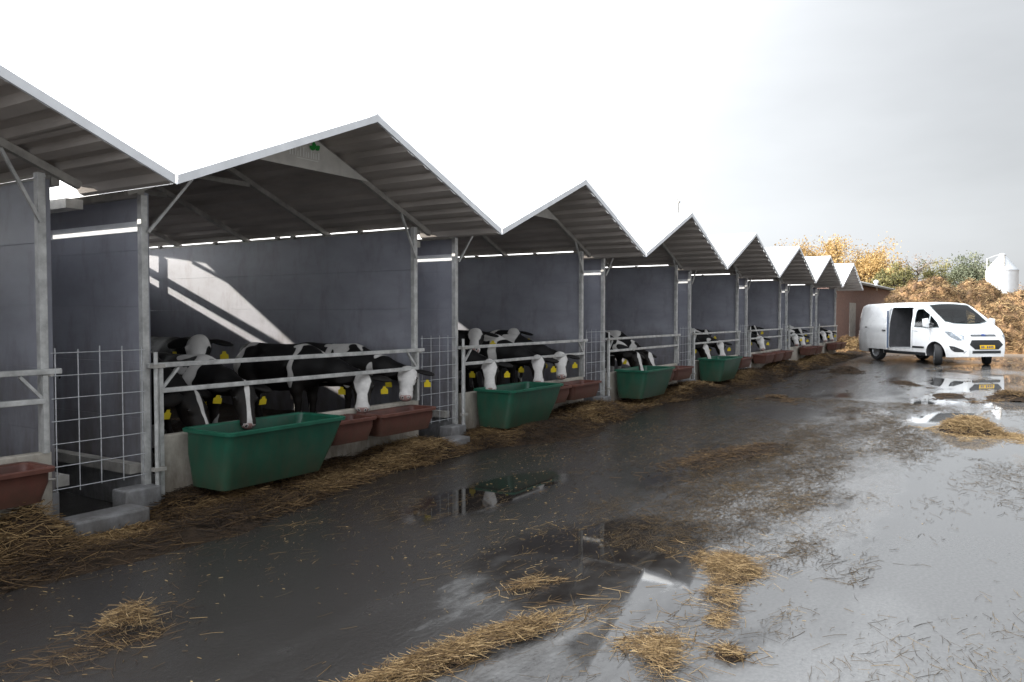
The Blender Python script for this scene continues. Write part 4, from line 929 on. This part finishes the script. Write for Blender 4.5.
for s in (-1, 1): panel('rear_light', [(-2.47, 1.0), (-2.47, 1.45), (-2.40, 1.45), (-2.40, 1.0)], 'brown_rim', RIGHT if s < 0 else LEFT)
# wheels
ty = MB().lathe([(.205, -.095), (.24, -.108), (.305, -.108), (.328, -.085), (.334, -.05), (.334, .05), (.328, .085), (.305, .108), (.24, .108), (.205, .095)], 36, 'y', close=False).mesh('tyre', smooth=True)
rim_ = MB().lathe([(.03, -.085), (.07, -.075), (.08, -.06), (.185, -.065), (.20, -.09), (.213, -.095), (.213, .09), (.18, .07), (.03, .07)], 30, 'y')
for k in range(7):
    t = 2 * math.pi * k / 7; rim_.bar((.05 * math.cos(t), -.072, .05 * math.sin(t)), (.19 * math.cos(t), -.078, .19 * math.sin(t)), .035, .03, up=(0, 1, 0))
rim_ = rim_.mesh('rim', smooth=True)
for x in (FX, RX):
    for s in (-1, 1):
        w = empty('wheel'); w.parent = van; w.location = (x, s * .865, .334); w.rotation_euler = (0, 0, (0 if s < 0 else math.pi) + (R(-34) if x > 0 else 0))
        add('tyre', ty, M['dark'], w); add('rim', rim_, M['rimm'], w)
ax_ = MB().tube([(RX, -.8, .32), (RX, .8, .32)], .06, 8).tube([(FX, -.7, .30), (FX, .7, .30)], .05, 8); ax_.obj('axles', M['dark'], van)
tag(van, 'white panel van with its sliding door open, parked at the end of the yard', 'van')
fr = Vector((28.84, 2.19)); rr_ = Vector((31.0, 4.19)); hd = (fr - rr_).normalized(); leftv = Vector((-hd.y, hd.x))
ctr = fr - hd * FX + leftv * .865
van.location = (ctr.x, ctr.y, 0); van.rotation_euler = (0, 0, math.atan2(hd.y, hd.x)); van.scale = (1.03, 1.03, 1.03)

# ------------------------------------------------------------------ brick barn behind the row
M['brick'] = mat('red_brick', (.27, .125, .095), .85, 0, 3, .3, .3, 30)
bt = M['brick'].node_tree; bk = bt.nodes.new('ShaderNodeTexBrick'); bk.inputs['Scale'].default_value = 4.2
bk.inputs['Color1'].default_value = (.25, .145, .118, 1); bk.inputs['Color2'].default_value = (.19, .115, .098, 1); bk.inputs['Mortar'].default_value = (.28, .235, .21, 1); bk.inputs['Mortar Size'].default_value = .012
mp3 = bt.nodes.new('ShaderNodeMapping'); mp3.inputs['Rotation'].default_value = (R(-90), 0, 0); tc3 = bt.nodes.new('ShaderNodeTexCoord')
bt.links.new(tc3.outputs['Object'], mp3.inputs[0]); bt.links.new(mp3.outputs[0], bk.inputs[0]); bt.links.new(bk.outputs[0], bt.nodes['Principled BSDF'].inputs['Base Color'])
barn = empty('brick_barn', (36.6, 11.2, 0))
w = MB(); pr = [(-4.2, 0), (4.2, 0), (4.2, 3.15), (0, 4.3), (-4.2, 3.15)]
w.add([(x, a, z) for x in (0, 24) for a, z in pr], [(4, 3, 2, 1, 0), (5, 6, 7, 8, 9)] + [(k, (k + 1) % 5, 5 + (k + 1) % 5, 5 + k) for k in range(5)]); w.obj('wall', M['brick'], barn)
M['eternit'] = mat('grey_fibre_roof', (.20, .20, .195), .8, 0, 2, .3, .2, 30)
for s in (-1, 1):
    r_ = MB(); n_ = (Vector((0, s * .262, .965)) * .1)
    p0 = Vector((-.35, 0, 4.36)); p1 = Vector((-.35, s * 4.75, 4.36 - 4.75 * .272))
    r_.add([p + Vector((dx, 0, 0)) + k_ for dx in (0, 24.7) for p, k_ in ((p0, Vector()), (p1, Vector()), (p1, n_), (p0, n_))], [(0, 1, 2, 3), (7, 6, 5, 4), (0, 4, 5, 1), (1, 5, 6, 2), (2, 6, 7, 3), (3, 7, 4, 0)]); ro = r_.obj('roof_slope', M['eternit'], barn)
v_ = MB().lathe([(.09, 3.0), (.09, 3.45), (.14, 3.48), (.12, 3.58), (.03, 3.62)], 12, center=(13.5, -4.2, 0)); v_.obj('roof_vent', M['fascia'], barn, smooth=True)
g = MB(); g.box((5.0, -4.24, .0), (6.6, -4.19, 2.2)); g.obj('barn_door', M['galv_dull'], barn)
tag(barn, 'low red brick barn with grey roof behind the last shelter', 'barn')

# ------------------------------------------------------------------ manure heap
def heap_h(X, Y):
    h = np.zeros_like(X)
    for cx, cy, rx, ry, hh in ((44, 3.8, 4.5, 2.5, 3.1), (47, 1.9, 5.0, 1.9, 3.2), (46, -1.0, 6, 3.4, 2.75), (50, -6, 8, 5, 2.7), (45, -11, 6, 5, 2.7), (41.5, .6, 3.0, 2.6, 1.7), (40.2, -1.5, 2.2, 2.0, 1.4)):
        d = ((X - cx) / rx) ** 2 + ((Y - cy) / ry) ** 2
        h = np.maximum(h, hh * np.clip(1 - d, 0, 1) ** .55)
    rough = .26 * fbm2(X * .9, Y * .9, 3, 91) + .34 * np.abs(fbm2(X * 1.9, Y * 1.9, 5, 95, .6)) - .12
    return h + np.where(h > .02, rough * np.minimum(1, h * 1.5), -.1)
xs = np.concatenate([np.arange(37, 46, .10), np.arange(46, 60, .25)]); ys = np.arange(-16, 7.5, .10)
gx, gy = np.meshgrid(xs, ys, indexing='ij')
gx2 = gx + .10 * fbm2(gx * 2.5, gy * 2.5, 2, 99); hz = heap_h(gx, gy)
M['manure'] = mat('dry_manure', (.31, .18, .078), .9, 0, 3.2, .5, 1.0, 12, col2=(.07, .036, .019)); M['manure'].node_tree.nodes['Bump'].inputs['Distance'].default_value = .10
heap = add('manure_heap', np_mesh('manure_heap', np.stack([gx2, gy, hz], -1).reshape(-1, 3), grid_faces(len(xs), len(ys))[:, ::-1], True), M['manure'])
tag(heap, 'big heap of brown straw manure behind the van', 'manure heap')
n = 48000; X = RNG.uniform(37.5, 52, n); Y = RNG.uniform(-8, 6.5, n); h = heap_h(X, Y); k = h > .1; X, Y, h = X[k], Y[k], h[k]; m = len(X)
s = add('straw_tufts', stalk_mesh('straw_tufts', np.stack([X, Y, h + RNG.uniform(-.03, .07, m)], 1), flat_dirs(m, None, 1, .5), RNG.uniform(.12, .45, m), RNG.uniform(.006, .016, m), RNG.uniform(.15, .95, m), segs=1), M['straw'], heap); s['kind'] = 'stuff'
# clods of manure lumps standing proud of the heap
cl_v = []; cl_f = []
ico = bmesh.new(); bmesh.ops.create_icosphere(ico, subdivisions=1, radius=1); iv = np.array([v.co[:] for v in ico.verts]); iff = np.array([[v.index for v in f.verts] for f in ico.faces]); ico.free()
n = 700; X = RNG.uniform(37.5, 50, n); Y = RNG.uniform(-8, 6.5, n); h = heap_h(X, Y); k = h > .05; X, Y, h = X[k], Y[k], h[k]
for i in range(len(X)):
    r_ = RNG.uniform(.05, .15); v = iv * r_ * RNG.uniform(.5, 1.5, (1, 3)) * RNG.uniform(.6, 1.3, (len(iv), 1)); cl_v.append(v + [X[i], Y[i], h[i]]); cl_f.append(iff + i * len(iv))
s = add('manure_clods', np_mesh('manure_clods', np.concatenate(cl_v), np.concatenate(cl_f)), M['manure'], heap); s['kind'] = 'stuff'
# straw lying in the sun past the end of the row, dark muck against the barn
def mound(name, label, cat, cx, cy, rx, ry, hh, m_, n=900, lo=.4, hi=1.):
    a, b = np.meshgrid(np.linspace(-1, 1, 30), np.linspace(-1, 1, 30), indexing='ij'); d2 = a * a + b * b
    z = hh * np.clip(1 - d2, 0, 1) ** .7 * (1 + .5 * fbm2(a * 2.5 + cx, b * 2.5, 3, 7)) - .03 * (d2 >= 1)
    o = add(name, np_mesh(name, np.stack([a * rx, b * ry, z], -1).reshape(-1, 3), grid_faces(30, 30)[:, ::-1], True), m_, None, (cx, cy, 0)); tag(o, label, cat)
    r = np.sqrt(RNG.random(n)); t = RNG.uniform(0, 6.28, n); aa, bb = r * np.cos(t), r * np.sin(t); zz = hh * np.clip(1 - r * r, 0, 1) ** .7 + .03
    s = add('stalks', stalk_mesh('stalks', np.stack([aa * rx, bb * ry, zz], 1), flat_dirs(n, None, 1, .4), RNG.uniform(.15, .45, n), RNG.uniform(.006, .012, n), RNG.uniform(lo, hi, n), segs=1), M['straw'], o); s['kind'] = 'stuff'
mound('straw_pile', 'sunlit loose straw pile past the end of the shelter row', 'straw', 37.6, 6.2, 1.0, .8, .55, M['manure'])
mound('muck_pile', 'dark muck pile against the brick barn wall', 'manure heap', 47.5, 6.0, 3.5, 1.6, 1.9, M['muck'], 700, 0, .5)

# ------------------------------------------------------------------ feed silo and yard lamp
M['silo'] = mat('silo_metal', (.50, .52, .54), .45, .2, 2, .12)
sl = empty('feed_silo', (70.5, 1.15, 0)); sl.scale = (.93, .93, .985)
MB().lathe([(1.10, 1.9), (1.15, 1.95), (1.15, 4.95), (1.18, 4.97), (1.18, 5.02), (1.12, 5.05)], 40).obj('silo_body', M['silo'], sl, smooth=True)
MB().lathe([(1.16, 5.05), (.62, 5.72), (.30, 6.08), (.22, 6.12)], 40).obj('silo_roof', M['silo'], sl, smooth=True)
MB().lathe([(.24, 6.10), (.26, 6.22), (.20, 6.30), (.04, 6.34)], 20).obj('silo_lid', M['silo'], sl, smooth=True)
MB().lathe([(.18, .55), (1.08, 1.9)], 32).obj('silo_hopper', M['silo'], sl, smooth=True)
for k in range(4):
    t = R(45 + 90 * k); MB().bar((1.1 * math.cos(t), 1.1 * math.sin(t), 0), (1.12 * math.cos(t), 1.12 * math.sin(t), 2.1), .09, .09).obj('leg', M['galv'], sl)
MB().tube([(-.20, -.05, 6.24), (-.52, -.10, 5.98), (-.82, -.12, 5.60), (-.98, -.12, 5.30)], .085, 8).obj('filling_pipe', M['galv_dull'], sl, smooth=True)
MB().tube([(-.15, 1.06, 5.02), (-.15, 1.06, 5.95), (-.10, .55, 6.15), (-.10, .25, 6.22)], .022, 6).obj('hand_rail', M['galv'], sl)
tag(sl, 'white metal feed silo with cone roof beyond the heap', 'silo')
lp = empty('yard_lamp', (38.2, 14.5, 0))
MB().tube([(0, 0, 0), (0, 0, 7.2)], [.07, .045], 8).obj('pole', M['galv_dull'], lp, smooth=True)
lh = MB(); lh.bar((-.05, -.1, 7.22), (.06, .18, 7.42), .12, .10); lh.obj('lamp_head', M['galv_dull'], lp, bevel=.02)
tag(lp, 'lamp on a slim pole sticking up behind the roofs', 'lamp')

# ------------------------------------------------------------------ trees
def leaf_mat(name, a, b, c): return attr_mat(name, 'tint', [(0, a), (.5, b), (1, c)], .7, transl=.25)  # leaf colours lightened and dulled, distance haze painted into them
M['bark'] = mat('bark', (.10, .085, .07), .9, 0, 6, .4, .5, 20)
M['lf_orange'] = leaf_mat('orange_leaves', (.20, .125, .05), (.40, .26, .10), (.54, .39, .17))
M['lf_olive'] = leaf_mat('olive_leaves', (.07, .075, .03), (.17, .16, .065), (.30, .26, .11))
M['lf_grey'] = leaf_mat('grey_green_leaves', (.07, .085, .055), (.15, .165, .105), (.25, .25, .16))
M['lf_brown'] = leaf_mat('sparse_brown_leaves', (.16, .11, .075), (.30, .21, .145), (.40, .30, .21))
def tree(label, px, zc, top_px, width_px, lm, n, leaf=.16, dens=1.0, shape='round', seed=0):
    """px: column in the photo the trunk stands at; zc: metres from the camera along its axis"""
    uc = (px - 512) / 796 * zc; X = zc * math.cos(YAW) + uc * math.sin(YAW); Y = zc * math.sin(YAW) - uc * math.cos(YAW)
    H_ = 1.6 + (315 - top_px) * zc / 796; W = width_px * zc / 796 / 2; rs = np.random.default_rng(seed)
    t = empty('tree', (X, Y, 0))
    tr = MB(); tr.tube([(0, 0, 0), (.05 * W, 0, H_ * .3), (-.03 * W, .05 * W, H_ * .6), (0, 0, H_ * .92)], [.035 * H_, .026 * H_, .016 * H_, .006], 8)
    tips = []
    for k in range(34):
        a = rs.uniform(0, 6.28); z0 = H_ * rs.uniform(.18, .8); 
        if shape == 'cone': rr = W * np.clip(1.08 - z0 / H_, .1, 1)
        else: rr = W * math.sqrt(max(.08, 1 - ((z0 / H_ - .5) / .55) ** 2)) * rs.uniform(.7, 1.05)
        zz = min(H_, z0 + rr * rs.uniform(.15, .7)); p0 = Vector((0, 0, z0)); p1 = Vector((rr * math.cos(a), rr * math.sin(a), zz)); pm = (p0 + p1) / 2 + Vector((0, 0, -.05 * rr))
        tr.tube([p0, pm, p1], [.010 * H_, .006 * H_, .002 * H_], 5, False); tips += [(pm, .5), (p1, 1.), ((pm + p1) / 2, .8)]
        for q in range(3):
            d = Vector(rs.normal(0, 1, 3)) * W * .22; pe = p1 + d; tr.tube([(p1 + pm) / 2, (p1 + pe) / 2, pe], [.004 * H_, .003 * H_, .001 * H_], 4, False); tips.append((pe, 1.))
    for k in range(8): tips.append((Vector((rs.normal(0, .2) * W, rs.normal(0, .2) * W, H_ * rs.uniform(.85, 1.0))), 1.))
    tr.obj('trunk', M['bark'], t)
    ti = rs.integers(0, len(tips), n); cen = np.array([tips[i][0][:] for i in ti]); pos = cen + rs.normal(0, 1, (n, 3)) * W * .13 * np.array([1, 1, .8])
    clump_t = rs.uniform(0, 1, len(tips))[ti]
    A = rs.normal(0, 1, (n, 3)); A /= np.linalg.norm(A, axis=1)[:, None]; Bv = np.cross(A, rs.normal(0, 1, (n, 3))); Bv /= np.linalg.norm(Bv, axis=1)[:, None]
    s_ = (leaf * rs.uniform(.6, 1.3, n))[:, None]
    V = np.stack([pos - A * s_, pos + Bv * s_ * .5, pos + A * s_, pos - Bv * s_ * .5], 1).reshape(-1, 3); F = np.arange(n * 4).reshape(-1, 4)
    me = np_mesh('crown', V, F); at = me.attributes.new('tint', 'FLOAT', 'POINT'); at.data.foreach_set('value', np.repeat(np.clip(.6 * clump_t + .4 * rs.random(n), 0, 1), 4).astype(np.float32))
    add('crown', me, M[lm], t); tag(t, label, 'tree', 'autumn trees behind the farm')
tree('broad orange autumn tree rising behind the last shelter roofs', 838, 75, 244, 78, 'lf_orange', 19250, 0.104, seed=1)
tree('low orange tree left of the broad one, over the roofs', 795, 78, 249, 60, 'lf_orange', 12375, 0.104, seed=2)
tree('orange and green tree right of the broad one', 876, 72, 256, 56, 'lf_orange', 12375, 0.098, seed=3)
tree('olive bushy tree between the barn roof and the heap', 893, 64, 264, 34, 'lf_olive', 6875, 0.086, seed=4)
tree('thin brown tree with few leaves above the heap', 917, 76, 255, 34, 'lf_brown', 2475, 0.073, seed=5)
tree('olive yellow tree above the middle of the heap', 944, 72, 262, 38, 'lf_olive', 8250, 0.092, seed=6)
tree('grey green tree with pointed crown left of the silo', 966, 68, 253, 50, 'lf_grey', 11550, 0.092, shape='cone', seed=7)
tree('small dark tree beside the silo', 986, 82, 272, 30, 'lf_grey', 4125, 0.092, seed=8)
tree('far orange tree behind the sixth shelter roof', 760, 95, 268, 50, 'lf_orange', 6875, 0.111, seed=9)
tree('brown hedge tree behind the silo', 1018, 95, 286, 46, 'lf_brown', 6875, 0.098, seed=10)
